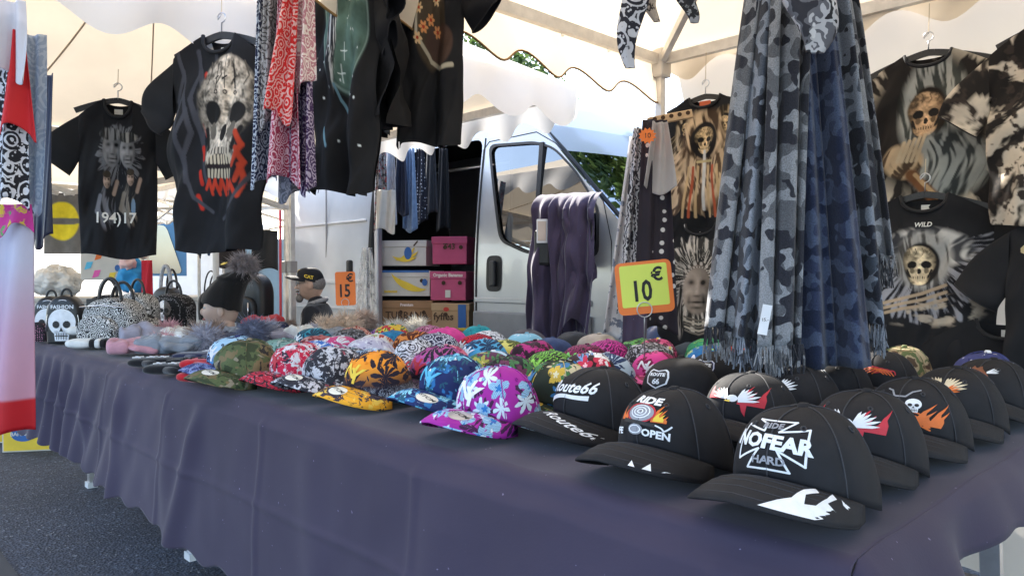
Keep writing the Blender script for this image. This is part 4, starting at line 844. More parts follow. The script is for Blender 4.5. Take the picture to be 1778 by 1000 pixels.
def shirt(name, loc, rz, label, art, w=.44, h=.66, base=(.014, .014, .016), neck=.085, wav=1., tagc=True, res=(150, 215), sleeve=1., tilt=0, big=1., sh=0., group='printed T-shirts hanging round the stall'):
    """loc = middle of the collar; art(A) paints the front"""
    T = empty(name, loc, 0, label, 't-shirt', group, rot=(0, tilt, rz)); sd = random.random()*20
    nx, nz = res; u = np.linspace(-1, 1, nx); v = np.linspace(0, 1, nz); U, Vv = np.meshgrid(u, v)
    hw = w/2*(1+.04*np.sin(Vv*3.0))
    def sheet(front):
        au = np.abs(U); dip = neck if front else .02; nw = .36
        top = -.075*np.clip((au-nw)/(1-nw), 0, 1)**1.1 - dip*np.sqrt(np.clip(1-(au/nw)**2, 0, 1))*1.0
        Zc = top*(1-Vv)+(-h-.012*np.sin(U*3+sd))*Vv
        fold = np.sin(U*5.2+sd+1.5*np.sin(Vv*2+sd))*.016+np.sin(U*9.7+sd*2)*.008
        D = .022*np.sqrt(np.clip(1-U*U, 0, 1))*(.55+.7*np.clip(Vv*2, 0, 1))+.004
        Y = (-D if front else D)+fold*wav*Vv**.8+.006*np.sin(Vv*14+U*4+sd)*wav+((vnoise(U*3+sd*3+Vv*2, Vv*5+sd)-.5)*.026+(vnoise(U*7+Vv*5+sd, Vv*9)-.5)*.014)*np.clip(Vv*4, .15, 1)
        X = hw*U*(1-.04*wav*Vv*np.abs(np.sin(sd)))
        return np.stack([X, Y, Zc], -1)
    Pf = sheet(True); A = Art(Pf[..., 0]/w*.44/big, .29+(-Pf[..., 2]/h*.66-.29)/big+sh, base); art(A)
    f = grid('front', Pf, PC, T, col=np.clip(A.C, 0, 1)); SURF[T.name] = (Pf, w)
    Pb = sheet(False)[::4, ::4]; B = Art(Pb[..., 0], -Pb[..., 2], base)
    if getattr(art, 'allover', False): art(B)
    grid('back', Pb, PC, T, col=B.C)
    for sx in (-1, 1):
        na, nb = 30, 32; a = np.linspace(0, 1, na)[:, None]; q = np.linspace(0, 2*math.pi, nb)[None, :]; bpar = (1-np.cos(q))/2
        x0 = sx*(w/2*.985); P0 = np.stack([np.full_like(bpar, x0), 0*bpar, -.072-.185*bpar], -1)
        Q0 = np.array([sx*(w/2+.155*sleeve), 0, -.235]); Q1 = np.array([sx*(w/2+.035*sleeve), 0, -.325]); Qp = Q0+(Q1-Q0)*bpar[..., None]
        P = P0*(1-a[..., None])+Qp*a[..., None]; th = .026*np.sin(q)*(.5+.5*a)
        P[..., 1] += th+.012*np.sin(a*5+sd+bpar*4)*wav*a; P[..., 0] += sx*.022*np.sin(a*math.pi)*(1-bpar)*1.2
        S_ = Art(P[..., 0]/w*.44, -P[..., 2]/h*.66, base)
        if getattr(art, 'allover', False): art(S_)
        s_ = grid('sleeve', P, PC, T, col=np.clip(S_.C, 0, 1))
        MB().tube([tuple(p) for p in P[-1]], .0022, 5, False).build('cuff_seam', mat('rib_dark', (.012, .012, .014), .85), s_)
    nwx = .36*w/2; pts = [(x, -.010-.012*math.sqrt(max(0, 1-(x/nwx)**2)), -neck*math.sqrt(max(0, 1-(x/nwx)**2))) for x in np.linspace(-nwx, nwx, 19)]
    cl = MB().tube(pts, .0065, 6).build('collar', mat('rib_dark', (.012, .012, .014), .85) if base[0] < .2 else LABEL, T, True)
    if tagc: MB().box((0, .018, -.045), (.032, .002, .022)).build('neck_label', LABEL, T)
    return T
def robe(A, cx, cz, k, c1, c2, seed=1):   # cloaked figure with a skull face
    rays(A, cx, cz-.35*k, .02, 1.02*k, c1, c2, 16, seed, .95, 2.2, 9); rays(A, cx, cz-.35*k, .02, 1.02*k, c1, c2, 16, seed+2, .95, -9, -2.2); A.strands(cx, cz+.05*k, .30*k, .50*k, c1, c2, 70, seed, 14); A.ell(cx, cz-.28*k, .24*k, .30*k, np.array(c1)*.5); A.strands(cx, cz-.30*k, .26*k, .30*k, np.array(c1)*.6, c2, 60, seed+3, 10)
    A.ell(cx, cz-.22*k, .17*k, .22*k, (.012, .01, .01)); A.skull(cx, cz-.23*k, .24*k, (.55, .40, .22))
def art_tie(A):
    r = np.hypot(A.X, (A.Z-.30)*.8); th = np.arctan2(A.X, A.Z-.30); n = fbm(th*7.+fbm(A.X*12, A.Z*12, 9)*1.5, r*9, 3); m = np.clip((n-.50)*14, 0, 1)*np.clip((r-.14)*16, 0, 1); A.put(m, (.60, .52, .41))
    n2 = fbm(A.X*42, A.Z*42, 8); A.put(np.clip((n2-.60)*14, 0, 1)*np.clip((r-.2)*12, 0, 1), (.05, .035, .025))
    A.strands(.015, .25, .085, .15, (.05, .055, .05), (.36, .36, .33), 90, 4, 9, .1); A.ell(.005, .265, .052, .080, (.02, .014, .01)); A.skull(-.002, .262, .10, (.40, .26, .15))
    A.strands(.055, .42, .10, .10, (.04, .045, .045), (.30, .31, .29), 70, 6, 16, -.5); A.strands(-.06, .40, .055, .05, (.08, .05, .03), (.50, .36, .22), 80, 7, 30)
    for i in range(5): A.line([(-.075+.012*i, .40), (-.055+.014*i, .345-.004*i)], .0045, (.52, .40, .26))
    A.line([(-.04, .44), (.045, .535)], .017, (.16, .07, .03)); A.line([(-.03, .44), (.05, .53)], .006, (.45, .30, .16))
art_tie.allover = True
def art_tie2(A):
    r = np.hypot(A.X, (A.Z-.30)*.8); th = np.arctan2(A.X, A.Z-.25); n = fbm(th*5.+fbm(A.X*9, A.Z*9, 2)*2.5, r*7, 13); A.put(np.clip((n-.50)*14, 0, 1), (.62, .53, .42))
    n2 = fbm(A.X*38, A.Z*38, 18); A.put(np.clip((n2-.58)*14, 0, 1), (.04, .03, .025))
art_tie2.allover = True
def art_wild(A):
    rays(A, .0, .26, .02, .20, (.012, .012, .016), (.30, .30, .33), 24, 3, .95, 1.3, 9); rays(A, .0, .26, .02, .20, (.012, .012, .016), (.30, .30, .33), 24, 5, .95, -9, -1.3); A.strands(.02, .25, .105, .055, (.05, .05, .055), (.52, .50, .47), 40, 5, 30, .15)
    A.strands(.0, .29, .075, .085, (.08, .075, .07), (.34, .33, .31), 90, 8, 8); A.ell(-.004, .300, .046, .062, (.012, .01, .01)); A.skull(-.010, .300, .085, (.50, .40, .26))
    for k in range(3): A.line([(-.10+.004*k, .415+.014*k), (-.05, .40+.015*k), (.0, .385+.018*k), (.06, .36+.02*k)], .0045, (.42, .32, .22))
    n = fbm(A.X*30, A.Z*50, 6); A.put(np.clip((n-.55)*8, 0, 1)*sm(el(A.X, A.Z, 0, .43, .14, .05), .3), (.45, .38, .30))
def art_robes(A):
    for dx, k in ((-.075, .75), (.09, .85)): robe(A, dx, .21, .22*k, (.05, .035, .02), (.42, .32, .2), 3)
    robe(A, .005, .30, .34, (.10, .06, .035), (.62, .45, .28), 5)
    A.line([(.005, .27), (.005, .50)], .007, (.62, .60, .55)); A.line([(-.025, .31), (.035, .31)], .005, (.5, .4, .2))
    for sx in (-1, 1):
        for i in range(3): A.line([(sx*(.022+.02*i), .33), (sx*(.03+.024*i), .53)], .005, (.42, .09, .04) if i % 2 else (.55, .38, .2))
def face(A, cx, cz, rx, rz, tone):
    x, z = (A.X-cx)/rx, (A.Z-cz)/rz; n = fbm(A.X*60, A.Z*60, 4); m = np.clip((1-np.sqrt(x*x+z*z*(1+.25*x*x)))*9, 0, 1)
    g = .55+.45*np.clip(-x*.9+.35, -1, 1)+.35*np.exp(-(x/.16)**2)*np.exp(-((z+.0)/.35)**2); 
    for ex in (-.40, .40): g = g-.75*np.exp(-((x-ex)/.22)**2-((z+.22)/.10)**2); g = g+.35*np.exp(-((x-ex*1.15)/.2)**2-((z-.08)/.14)**2)-.4*np.exp(-((x-ex*1.1)/.10)**2-((z-.42)/.22)**2)
    g = g-.6*np.exp(-(x/.22)**2-((z-.27)/.05)**2)-.8*np.exp(-(x/.36)**2-((z-.50)/.035)**2)+.3*np.exp(-(x/.3)**2-((z-.60)/.05)**2)-.5*np.exp(-((z-.70)/.05)**2)*np.exp(-(x/.3)**2); g = g*(.75+.5*n)
    col = np.array(tone)*np.clip(g, .03, 1.5)[..., None]; A.C = A.C*(1-m[..., None])+col*m[..., None]
def rays(A, cx, cz, r0, r1, c1, c2, fr=22, seed=0, squash=1., a0=-9, a1=9):
    th = np.arctan2(A.X-cx, -(A.Z-cz)*squash); r = np.hypot(A.X-cx, (A.Z-cz)*squash); n = np.clip((vnoise(th*fr+2*vnoise(th*5, r*20, seed), r*14, seed)*.65+vnoise(th*fr*2.6, r*45, seed+4)*.35-.5)*6.5+.42, 0, 1)
    edge = r1*(.86+.28*vnoise(th*9, th*0, seed+7)); m = np.clip((edge-r)/.006, 0, 1)*np.clip((r-r0)/.006, 0, 1)*(th > a0)*(th < a1); col = np.array(c1)*(1-n[..., None])+np.array(c2)*n[..., None]; A.C = A.C*(1-m[..., None])+col*m[..., None]
def art_chief(A):
    rays(A, -.005, .29, .03, .165, (.05, .045, .04), (.70, .62, .53), 20, 9, .85); rays(A, -.005, .27, .03, .105, (.03, .027, .025), (.60, .53, .45), 26, 12, 1., -1.9, 1.9)
    face(A, -.008, .315, .062, .112, (.46, .37, .30))
    for i in range(13): a = -1.15+.192*i; A.ell(-.006+.066*math.sin(a), .285-.072*math.cos(a), .0065, .0075, (.66, .58, .5) if i % 2 else (.07, .06, .05))
    for i in range(25): a = -1.25+.104*i; A.ell(-.006+.056*math.sin(a), .287-.060*math.cos(a), .0025, .0025, (.7, .63, .55) if i % 2 else (.1, .08, .07))
    for sx in (-1, 1): A.strands(sx*.078, .41, .018, .11, (.02, .018, .016), (.36, .31, .27), 150, 5, 2)
    for k in range(5): A.line([(-.055, .43+.014*k), (-.005, .448+.014*k), (.05, .43+.014*k)], .0042, (.58, .5, .4) if k % 2 else (.2, .17, .14))
def art_tribal(A):
    for i in range(9):
        x0 = -.19+.022*i; z0 = .05+.06*(i % 4); A.line([(x0, z0), (x0+.025, z0+.07), (x0-.005, z0+.15), (x0+.02, z0+.22)], .009, (.055, .055, .065)); A.line([(x0+.012, z0), (x0+.035, z0+.07), (x0+.008, z0+.14)], .003, (.012, .012, .014))
    for i in range(6): z = .12+.075*i; A.line([(-.055, z), (-.04, z+.035)], .008, (.50, .03, .015))
    A.ell(.055, .20, .118, .135, (.30, .25, .20), e=.05); A.skull(.055, .235, .27, (.44, .37, .29))
    for cx, hh in ((.02, .05), (.055, .065), (.09, .05)): A.line([(cx, .135-hh), (cx, .165)], .0024, (.02, .015, .015)); A.ell(cx, .178, .008, .007, (.02, .015, .015)); A.ell(cx, .178, .004, .0035, (.42, .35, .28)); A.line([(cx-.008, .14), (cx+.009, .13)], .002, (.02, .015, .015))
    A.ell(.055, .40, .07, .035, (.02, .012, .012))
    for i in range(8): A.line([(-.005+.017*i, .372), (-.003+.017*i, .392)], .0055, (.58, .48, .34)); A.line([(.0+.016*i, .435), (.002+.016*i, .415)], .005, (.5, .42, .3))
    for i in range(5): A.line([(-.02+.035*i, .47), (.0+.03*i, .445), (.01+.035*i, .485)], .007, (.50, .04, .015))
    [A.line([(.135+.012*i, .30+.05*i), (.165+.004*i, .34+.05*i), (.13+.015*i, .40+.045*i)], .008, (.46, .05, .02)) for i in range(3)]; A.line([(-.12, .42), (-.07, .50), (.0, .54)], .006, (.06, .06, .07)); A.line([(.19, .42), (.13, .52), (.06, .56)], .006, (.06, .06, .07))
def art_faces(A):      # grey photo montage of nobody in particular
    rays(A, .01, .24, .0, .105, (.012, .012, .014), (.14, .14, .15), 12, 4); face(A, -.026, .225, .044, .066, (.24, .24, .25)); face(A, .044, .232, .038, .058, (.28, .27, .27)); A.strands(-.03, .175, .05, .022, (.02, .02, .02), (.2, .2, .2), 140, 4); A.strands(.046, .185, .042, .018, (.02, .02, .02), (.3, .28, .25), 140, 6)
    for cx, cz, c in ((-.05, .345, (.16, .16, .18)), (.058, .335, (.20, .17, .14))):
        A.strands(cx, cz+.075, .036, .075, (.015, .015, .017), c, 90, 3, 20); A.line([(cx-.03, cz+.04), (cx-.045, cz+.09), (cx-.015, cz+.11)], .009, c); A.line([(cx+.03, cz+.03), (cx+.045, cz-.01)], .008, (.30, .21, .16)); face(A, cx, cz-.012, .017, .026, (.42, .30, .23)); A.ell(cx, cz-.034, .018, .012, (.04, .03, .02))
    A.ell(.07, .42, .010, .03, (.16, .24, .34))
def art_moon(A):
    m = sm(el(A.X, A.Z, .03, .16, .15, .22), .15); n = fbm(A.X*22, A.Z*22, 4); col = np.array((.10, .17, .14))*(.3+1.3*n[..., None]); A.C = A.C*(1-m[..., None])+col*m[..., None]
    A.put(sm(np.abs(el(A.X, A.Z, .03, .16, .15, .22))-.01, .05), (.30, .42, .38)); A.strands(-.055, .20, .035, .17, (.02, .02, .022), (.55, .55, .52), 140, 3, 12)
    A.line([(-.06, .08), (.02, .06), (.12, .05)], .005, (.45, .12, .06))
    for i in range(26): x, z = random.uniform(-.16, .17), random.uniform(.05, .56); A.ell(x, z, .0035*random.uniform(.5, 1.5), .0035, (.75, .8, .8), e=.5)
    for x, z in ((.05, .18), (.02, .27), (.06, .13), (.0, .33), (.09, .40)): A.line([(x-.018, z), (x+.018, z)], .0016, (.7, .78, .75)); A.line([(x, z-.024), (x, z+.024)], .0016, (.7, .78, .75))
    A.line([(-.04, .36), (-.02, .40), (.02, .44), (.05, .50), (.055, .54)], .005, (.14, .26, .32)); A.line([(-.10, .48), (-.06, .53)], .006, (.14, .26, .32))
def art_boot(A):
    A.strands(.0, .12, .075, .12, (.05, .035, .025), (.40, .32, .24), 60, 3, 9); A.ell(.03, .26, .075, .14, (.075, .055, .035)); A.ell(.075, .34, .075, .06, (.085, .05, .038)); A.line([(-.03, .31), (.02, .375), (.09, .405), (.15, .395)], .006, (.50, .45, .34))
    A.line([(-.06, .05), (-.05, .12), (-.03, .20), (-.03, .31)], .006, (.55, .5, .4))
    for x, z, c in ((-.02, .24, 0), (.02, .20, 1), (.06, .22, 0), (.03, .27, 1), (.075, .19, 0), (.0, .29, 1), (-.025, .32, 0), (.055, .30, 1)):
        for a in range(6): A.ell(x+.011*math.cos(a*1.047), z+.011*math.sin(a*1.047), .0065, .0045, (.72, .32, .12) if c else (.78, .55, .30), a*1.047)
        A.ell(x, z, .005, .005, (.45, .05, .02))
def art_sharks(A):
    n = fbm(A.X*16, A.Z*16, 7); m = sm(el(A.X, A.Z, 0, .30, .15, .16), .2); col = np.array((.06, .13, .19))*(.3+1.6*n[..., None]); A.C = A.C*(1-m[..., None])+col*m[..., None]; A.strands(.02, .24, .10, .06, (.05, .1, .14), (.45, .55, .6), 50, 2, 25)
def art_plain(A): pass
# ---- wall of shirts behind the table
def wall(px, py, y): return at_y(px, py, y)
p = wall(1612, 92, 1.97); shirt('t_shirt', p, .08, 'tan and black tie-dye T-shirt with a long-haired skeleton print', art_tie, big=1.28, sh=.02, w=.42, h=.62, base=(.016, .013, .012), neck=.05)
hanger(p+Vector((0, 0, .012)), .08, 'black hanger holding the long-haired skeleton tie-dye shirt', .19, .10)
p = wall(1858, 25, 1.78); shirt('t_shirt', p, -.12, 'tan and black tie-dye T-shirt at the end of the shirt wall', art_tie2, w=.42, h=.62, base=(.016, .013, .012), neck=.05)
hanger(p+Vector((0, 0, .012)), -.12, 'black hanger holding the tie-dye shirt at the wall end', .19, .1)
p = wall(1606, 338, 1.88); t_ = shirt('t_shirt', p, .05, 'black T-shirt with a hooded reaper skull hung below the tie-dye skeleton shirt', art_wild, big=1.3, sh=.03, w=.42, h=.60, neck=.06)
text_on('neck_lettering', 'WILD', lambda a, b: on_shirt(t_, a, -.105+b), LABEL, t_, .022, .0006, .2)
hanger(p+Vector((0, 0, .012)), .05, 'black hanger under the collar of the hooded reaper shirt', .19, .05)
p = wall(1898, 352, 1.76); t_ = shirt('t_shirt', p, -.1, 'black T-shirt with blue print and arched lettering beside the hooded reaper shirt', art_sharks, w=.42, h=.60, neck=.06)
BLT = mat('blue_print', (.16, .25, .34), .8); GLT = mat('gold_print', (.50, .40, .22), .8)
for ch, x, z, s_, rt in (('S', -.150, -.145, .075, .5), ('H', -.115, -.105, .07, .35), ('A', -.07, -.085, .07, .2), ('R', -.02, -.075, .07, .05)): text_on('print_lettering', ch, lambda a, b, x=x, z=z: on_shirt(t_, x+a, z+b), GLT, t_, s_, .002, rot=rt)
text_on('print_lettering', 'AIR', lambda a, b: on_shirt(t_, -.10+a, -.345+b), BLT, t_, .045, .001); text_on('print_lettering', 'RIDE', lambda a, b: on_shirt(t_, -.055+a, -.40+b), GLT, t_, .085, .002); text_on('print_lettering', 'HOBOKEN', lambda a, b: on_shirt(t_, -.07+a, -.455+b), LABEL, t_, .030, .0006)
p = wall(1590, 545, 1.93); shirt('t_shirt', p, 0, 'plain black T-shirt hung below the hooded reaper shirt', art_plain, w=.44, h=.58, neck=.06, res=(30, 40))
p = wall(1745, 555, 1.84); shirt('t_shirt', p, -.1, 'plain black T-shirt hung lowest at the wall end', art_plain, w=.44, h=.58, neck=.06, res=(30, 40))
p = wall(1225, 168, 1.95); t_ = shirt('t_shirt', p, .15, 'black T-shirt with three robed skeletons beside the tent pole', art_robes, big=1.2, w=.40, h=.60, neck=.05, tagc=False)
MB().box((0, -.004, -.035), (.05, .003, .03)).build('neck_label', mat('orange_label', (.55, .10, .03), .6), t_)
hanger(p+Vector((0, 0, .012)), .15, 'black hanger holding the robed skeletons shirt', .18, .12)
p = wall(1218, 388, 1.90); shirt('t_shirt', p, .12, 'black T-shirt with a feather-headdress portrait below the robed skeletons shirt', art_chief, big=1.2, w=.40, h=.58, neck=.05)
# ---- shirts hung over the table under the tents
def hung(px, py, dist): return at_d(px, py, dist)
def yaw_to(deg): return R_(YAW+deg)
p = hung(385, 62, 2.42); shirt('t_shirt', p, yaw_to(-20), 'black T-shirt with a large cracked skull and red tribal pattern', art_tribal, w=.37, h=.70, neck=.06, wav=1.6, tilt=.06)
hanger(p+Vector((0, 0, .012)), yaw_to(-20), 'black hanger holding the cracked skull shirt', .19, .16)
p = hung(205, 175, 3.15); t_ = shirt('t_shirt', p, yaw_to(22), 'black T-shirt with grey faces and two figures above pale lettering', art_faces, big=1.25, w=.29, h=.66, neck=.075, wav=.8)
text_on('print_lettering', '194)17', lambda a, b: on_shirt(t_, a-.01, -.50+b), LABEL, t_, .062, .001, 0, .9)
hanger(p+Vector((0, 0, .012)), yaw_to(22), 'black hanger with pale logo holding the grey faces shirt', .16, .06)
p = hung(598, -78, 2.31); shirt('t_shirt', p, yaw_to(-25), 'black T-shirt with a teal moon and sparkling stars', art_moon, w=.24, h=.74, sleeve=.5, neck=.06, wav=1.8)
hanger(p+Vector((0, 0, .012)), yaw_to(-50), 'black hanger holding the teal moon shirt', .19, .12)
p = hung(742, -105, 2.53); shirt('t_shirt', p, yaw_to(-15), 'black T-shirt with a flower-covered brown boot', art_boot, big=1.2, w=.25, h=.70, neck=.06, wav=1.6, sleeve=.9)
hanger(p+Vector((0, 0, .012)), yaw_to(-35), 'black hanger holding the flowered boot shirt', .19, .12)
p = hung(672, -95, 2.44); shirt('t_shirt', p, yaw_to(-80), 'plain black T-shirt hung edge-on between moon and boot shirts', art_plain, w=.42, h=.60, neck=.06, wav=2.0, res=(40, 50))
# ---- scarves
def scarf_mat(name, cs, weave_s=240, scale=16.):
    m, t, b, out = newmat(name); v = coords(t, 'Object'); ad = N(t, 'ShaderNodeTexNoise', Scale=6., Detail=1.); t.links.new(v, ad.inputs['Vector'])
    f = noise_out(t, v, scale, 1.2, .35); c = ramp(t, f, [(0, cs[2]), (.42, cs[1]), (.60, cs[2])], 'CONSTANT'); c = mixc(t, ramp(t, noise_out(t, v, scale*1.25, 1.5, .45), [(.535, (0, 0, 0)), (.545, (1, 1, 1))]), c, cs[0])
    w1 = N(t, 'ShaderNodeTexWave', Scale=weave_s); w1.bands_direction = 'Z'; t.links.new(v, w1.inputs['Vector']); w2 = noise_out(t, v, 420, 2, .8)
    c = mixc(t, 1., c, ramp(t, w1.outputs['Fac'], [(.2, (.72,)*3), (.8, (1.15,)*3)]), 'MULTIPLY'); c = mixc(t, 1., c, ramp(t, w2, [(.35, (.65,)*3), (.65, (1.3,)*3)]), 'MULTIPLY')
    t.links.new(c, b.inputs['Base Color']); b.inputs['Roughness'].default_value = .95; b.inputs['Specular IOR Level'].default_value = .1; bump(t, b, w2, .6, .003); b.inputs['Sheen Weight'].default_value = .2; return m
SC1 = scarf_mat('grey_camo_knit', [(.034, .035, .046), (.28, .29, .315), (.12, .125, .14)]); SC2 = scarf_mat('blue_camo_knit', [(.018, .025, .055), (.065, .085, .145), (.034, .045, .09)], 300, 18); SC3 = scarf_mat('slate_camo_knit', [(.028, .03, .042), (.25, .28, .34), (.08, .095, .125)], 260, 18)
def scarf(px0, px1, pxt, top, bot, dist, m, label, fringe=True, seed=0, gath=.045):
    """folded scarf gathered at the top bar and fanning out towards the bottom edge"""
    rg = random.Random(seed); a = at_d(pxt, top, dist); b0 = at_d(px0, bot, dist); b1 = at_d(px1, bot+rg.uniform(-8, 8), dist); nx, nz = 46, 44; P = np.zeros((nz, nx, 3)); ax = (b1-b0).normalized(); nr = Vector((-ax.y, ax.x, 0)); k1, k2, s0 = rg.uniform(1.6, 2.4), rg.uniform(3.5, 5), rg.random()*6
    for i in range(nz):
        v = i/(nz-1)
        for j in range(nx):
            u = j/(nx-1); tp = a+ax*(u-.5)*gath*2; q = b0.lerp(b1, u); p = tp.lerp(q, v**.85); p.z = a.z+(q.z-a.z)*v
            f = (.030*math.sin(u*6.28*k1+s0+.6*v)+.012*math.sin(u*6.28*k2+s0*2))*(.55+.45*v); p = p+nr*f+ax*.010*math.sin(u*6.28*k1*1.0+s0+1.4)*v; P[i, j] = p
    o0 = a.copy(); T = empty('camo_scarf', o0, 0, label, 'scarf', 'camouflage scarves hanging over the caps'); P -= np.array(o0)
    grid('woven_cloth', P, m, T, solid=.004)
    if fringe:
        g = MB()
        for j in range(nx*2):
            p = Vector(P[-1, j//2])+ax*rg.uniform(0, .006); q = p+Vector((rg.uniform(-.012, .012), rg.uniform(-.012, .012), -rg.uniform(.05, .085))); g.tube([p, (p+q)/2+Vector((rg.uniform(-.004, .004),)*3), q], .0016, 4)
        tag(g.build('fringe', m, T), kind='stuff')
    return T
scarf(1228, 1300, 1345, -90, 568, 1.74, SC1, 'grey camouflage knit scarf with black fringe next to the feather-headdress shirt', seed=1)
scarf(1272, 1352, 1362, -90, 585, 1.70, SC3, 'slate camouflage knit scarf with a white paper tag', seed=2)
scarf(1318, 1392, 1378, -92, 600, 1.66, SC1, 'narrow grey camouflage scarf folded between slate and blue scarves', seed=3)
scarf(1366, 1508, 1392, -92, 640, 1.70, SC2, 'wide navy blue camouflage scarf reaching down to the caps', False, seed=4)
scarf(1450, 1535, 1428, -92, 560, 1.78, SC3, 'slate camouflage scarf beside the hooded reaper shirt', seed=5)
scarf(1478, 1548, 1440, -92, 440, 1.86, SC1, 'short grey camouflage scarf with fringe beside the tie-dye skeleton shirt', seed=6)
p = at_d(1328, 555, 1.60); T = empty('paper_tag', p, yaw_to(-5), 'white paper price tag hanging from the slate camouflage scarf', 'tag'); MB().box((0, 0, 0), (.020, .001, .065), rot=Matrix.Rotation(.18, 3, 'Y')).build('card', mat('tag_paper', (.75, .76, .8), .6), T); text_on('lettering', '15.-', lambda a, b: Vector((a, -.002, b)), K['black'], T, .010)
# neck tubes hanging from the tent top
def dangler(px, py0, py1, dist, w, m, label, seed=0):
    rg = random.Random(seed); a = at_d(px, py0, dist); L = (py1-py0)/FPX*dist; P = np.zeros((26, 24, 3))
    for i in range(26):
        v = i/25; ww = w*(1-.75*v**2)+.004
        for j in range(24):
            q = 2*math.pi*j/24; P[i, j] = (ww*math.cos(q)+.012*math.sin(v*5+seed), .35*ww*math.sin(q)*(1+.4*math.sin(3*q+seed)), -L*v)
    T = empty('neck_tube', a, yaw_to(0), label, 'neck tube', 'neck tubes hanging from the tent roof'); grid('cloth', P, m, T, wrap=True); MB().tube([(0, 0, -.01), (0, 0, 2.62-a.z)], .0015, 5).build('cord', mat('string', (.6, .5, .35), .8), T); return T
NT = pat('tube_bw', 'paisley', [(.02, .02, .03), (.55, .55, .6)], .8)
dangler(1097, -40, 118, 1.75, .030, NT, 'black and white paisley neck tube with a pointed tail', 1); dangler(1135, -40, 38, 1.8, .018, pat('tube_skin', 'splash', [(.5, .42, .36), (.05, .04, .04), (.6, .5, .4)]), 'beige and black neck tube beside the paisley one', 2); dangler(1197, -40, 40, 1.7, .022, pat('tube_dark', 'splash', [(.02, .02, .025), (.3, .3, .32), (.02, .02, .02)]), 'dark neck tube with a grey tip', 3)
dangler(1412, -40, 92, 1.5, .055, pat('tube_camo', 'camo', [(.02, .02, .025), (.45, .45, .48), (.12, .12, .14), (.03, .03, .04), (.6, .6, .62)]), 'black white and grey camouflage neck tube over the scarves', 4)
# ---- bandanas, flag, cloths
def hang_cloth(name, x0, x1, y0, y1, dist, m, label, cat, fold=4., amp=.03, skew=0, d2=None, taper=1., group=None, seed=0, nx=70, nz=50, topx=None):
    a = at_d(topx or (x0+x1)/2, y0, dist); b0 = at_d(x0, y1, dist); b1 = at_d(x1, y1, d2 or dist); ax = (b1-b0); Lx = ax.length; ax.normalize(); nr = Vector((-ax.y, ax.x, 0)); P = np.zeros((nz, nx, 3)); mid = (b0+b1)/2
    for i in range(nz):
        v = i/(nz-1)
        for j in range(nx):
            u = j/(nx-1); w_ = Lx*(taper+(1-taper)*v); c = a.lerp(mid, v); p = c+ax*((u-.5)*w_+skew*(1-v)); p.z = a.z+(b0.z-a.z)*v-.02*math.sin(u*5+seed)*v
            f = amp*math.sin(u*6.28*fold+seed+1.2*v)*(.4+.6*v)+amp*.4*math.sin(u*6.28*fold*2.3+seed*2+v*2); P[i, j] = p+nr*f
    P -= np.array(a); o = grid(name, P, m, None, solid=.0015); o.location = a; return tag(o, label, cat, group)
def band(name, base, ink, sc=1.): return pat(name, 'paisley', [base, ink], sc*1.2)
GB = 'printed bandanas hanging in bunches'
hang_cloth('bandana', 432, 480, -30, 318, 2.02, band('bd_navy', (.02, .028, .07), (.55, .6, .68)), 'navy bandana with white paisley beside the cracked skull shirt', 'bandana', 1.2, .03, group=GB, seed=1, taper=.5)
hang_cloth('bandana', 452, 512, -40, 220, 1.98, band('bd_grey', (.38, .37, .38), (.08, .07, .07)), 'pale grey bandana with black paisley at the top of the bunch', 'bandana', 1.3, .03, group=GB, seed=2, taper=.8)
hang_cloth('bandana', 466, 530, -20, 318, 1.94, band('bd_crimson', (.34, .03, .075), (.72, .50, .56), 1.2), 'crimson bandana with pale pink paisley', 'bandana', 1.1, .03, group=GB, seed=3, taper=.45)
hang_cloth('bandana', 462, 508, -20, 205, 1.90, band('bd_red', (.62, .02, .02), (.75, .45, .42)), 'bright red bandana folded over the crimson one', 'bandana', .8, .02, group=GB, seed=4, taper=.5, skew=.03)
hang_cloth('bandana', 505, 548, -30, 330, 1.97, band('bd_purple', (.05, .02, .09), (.45, .38, .5)), 'dark purple bandana beside the teal moon shirt', 'bandana', 1., .03, group=GB, seed=5, taper=.6)
hang_cloth('bandana', 500, 546, -40, 150, 1.93, band('bd_pink', (.5, .22, .26), (.8, .7, .66)), 'dusty pink bandana over the dark purple one', 'bandana', 1., .03, group=GB, seed=6, taper=.9)
hang_cloth('bandana', 480, 536, 190, 342, 2.03, band('bd_slate', (.08, .085, .11), (.2, .2, .25)), 'slate grey bandana showing below the crimson one', 'bandana', 1., .02, group=GB, seed=7)
FL = mat('flag_lilac', (.62, .60, .70), .7, var=.05, bmp=.2, bscale=60, trans=.25)
hang_cloth('bandana', -10, 42, 20, 360, 1.72, band('bd_black', (.015, .015, .02), (.62, .62, .66), .8), 'black bandana with white paisley over the pale flag', 'bandana', .7, .02, group=GB, seed=8)
hang_cloth('bandana', 2, 58, 55, 232, 1.70, mat('bd_redp', (.55, .015, .02), .8), 'plain red bandana between black and grey-blue bandanas', 'bandana', .7, .02, group=GB, seed=9, taper=.3)
hang_cloth('bandana', -20, 40, 0, 130, 1.67, mat('bd_white', (.72, .72, .78), .8, trans=.2), 'white cloth bandana at the top of the corner bunch', 'bandana', .8, .03, group=GB, seed=10)
hang_cloth('bandana', 30, 78, 60, 362, 1.78, band('bd_sky', (.30, .36, .46), (.42, .48, .56), .7), 'grey-blue bandana with a navy paisley border', 'bandana', .7, .02, group=GB, seed=11)
hang_cloth('navy_flag', 40, 98, 130, 420, 1.86, mat('navy_satin', (.02, .025, .06), .45, var=.3), 'navy satin flag with metal eyelet behind the grey-blue bandana', 'flag', .8, .02, seed=12)
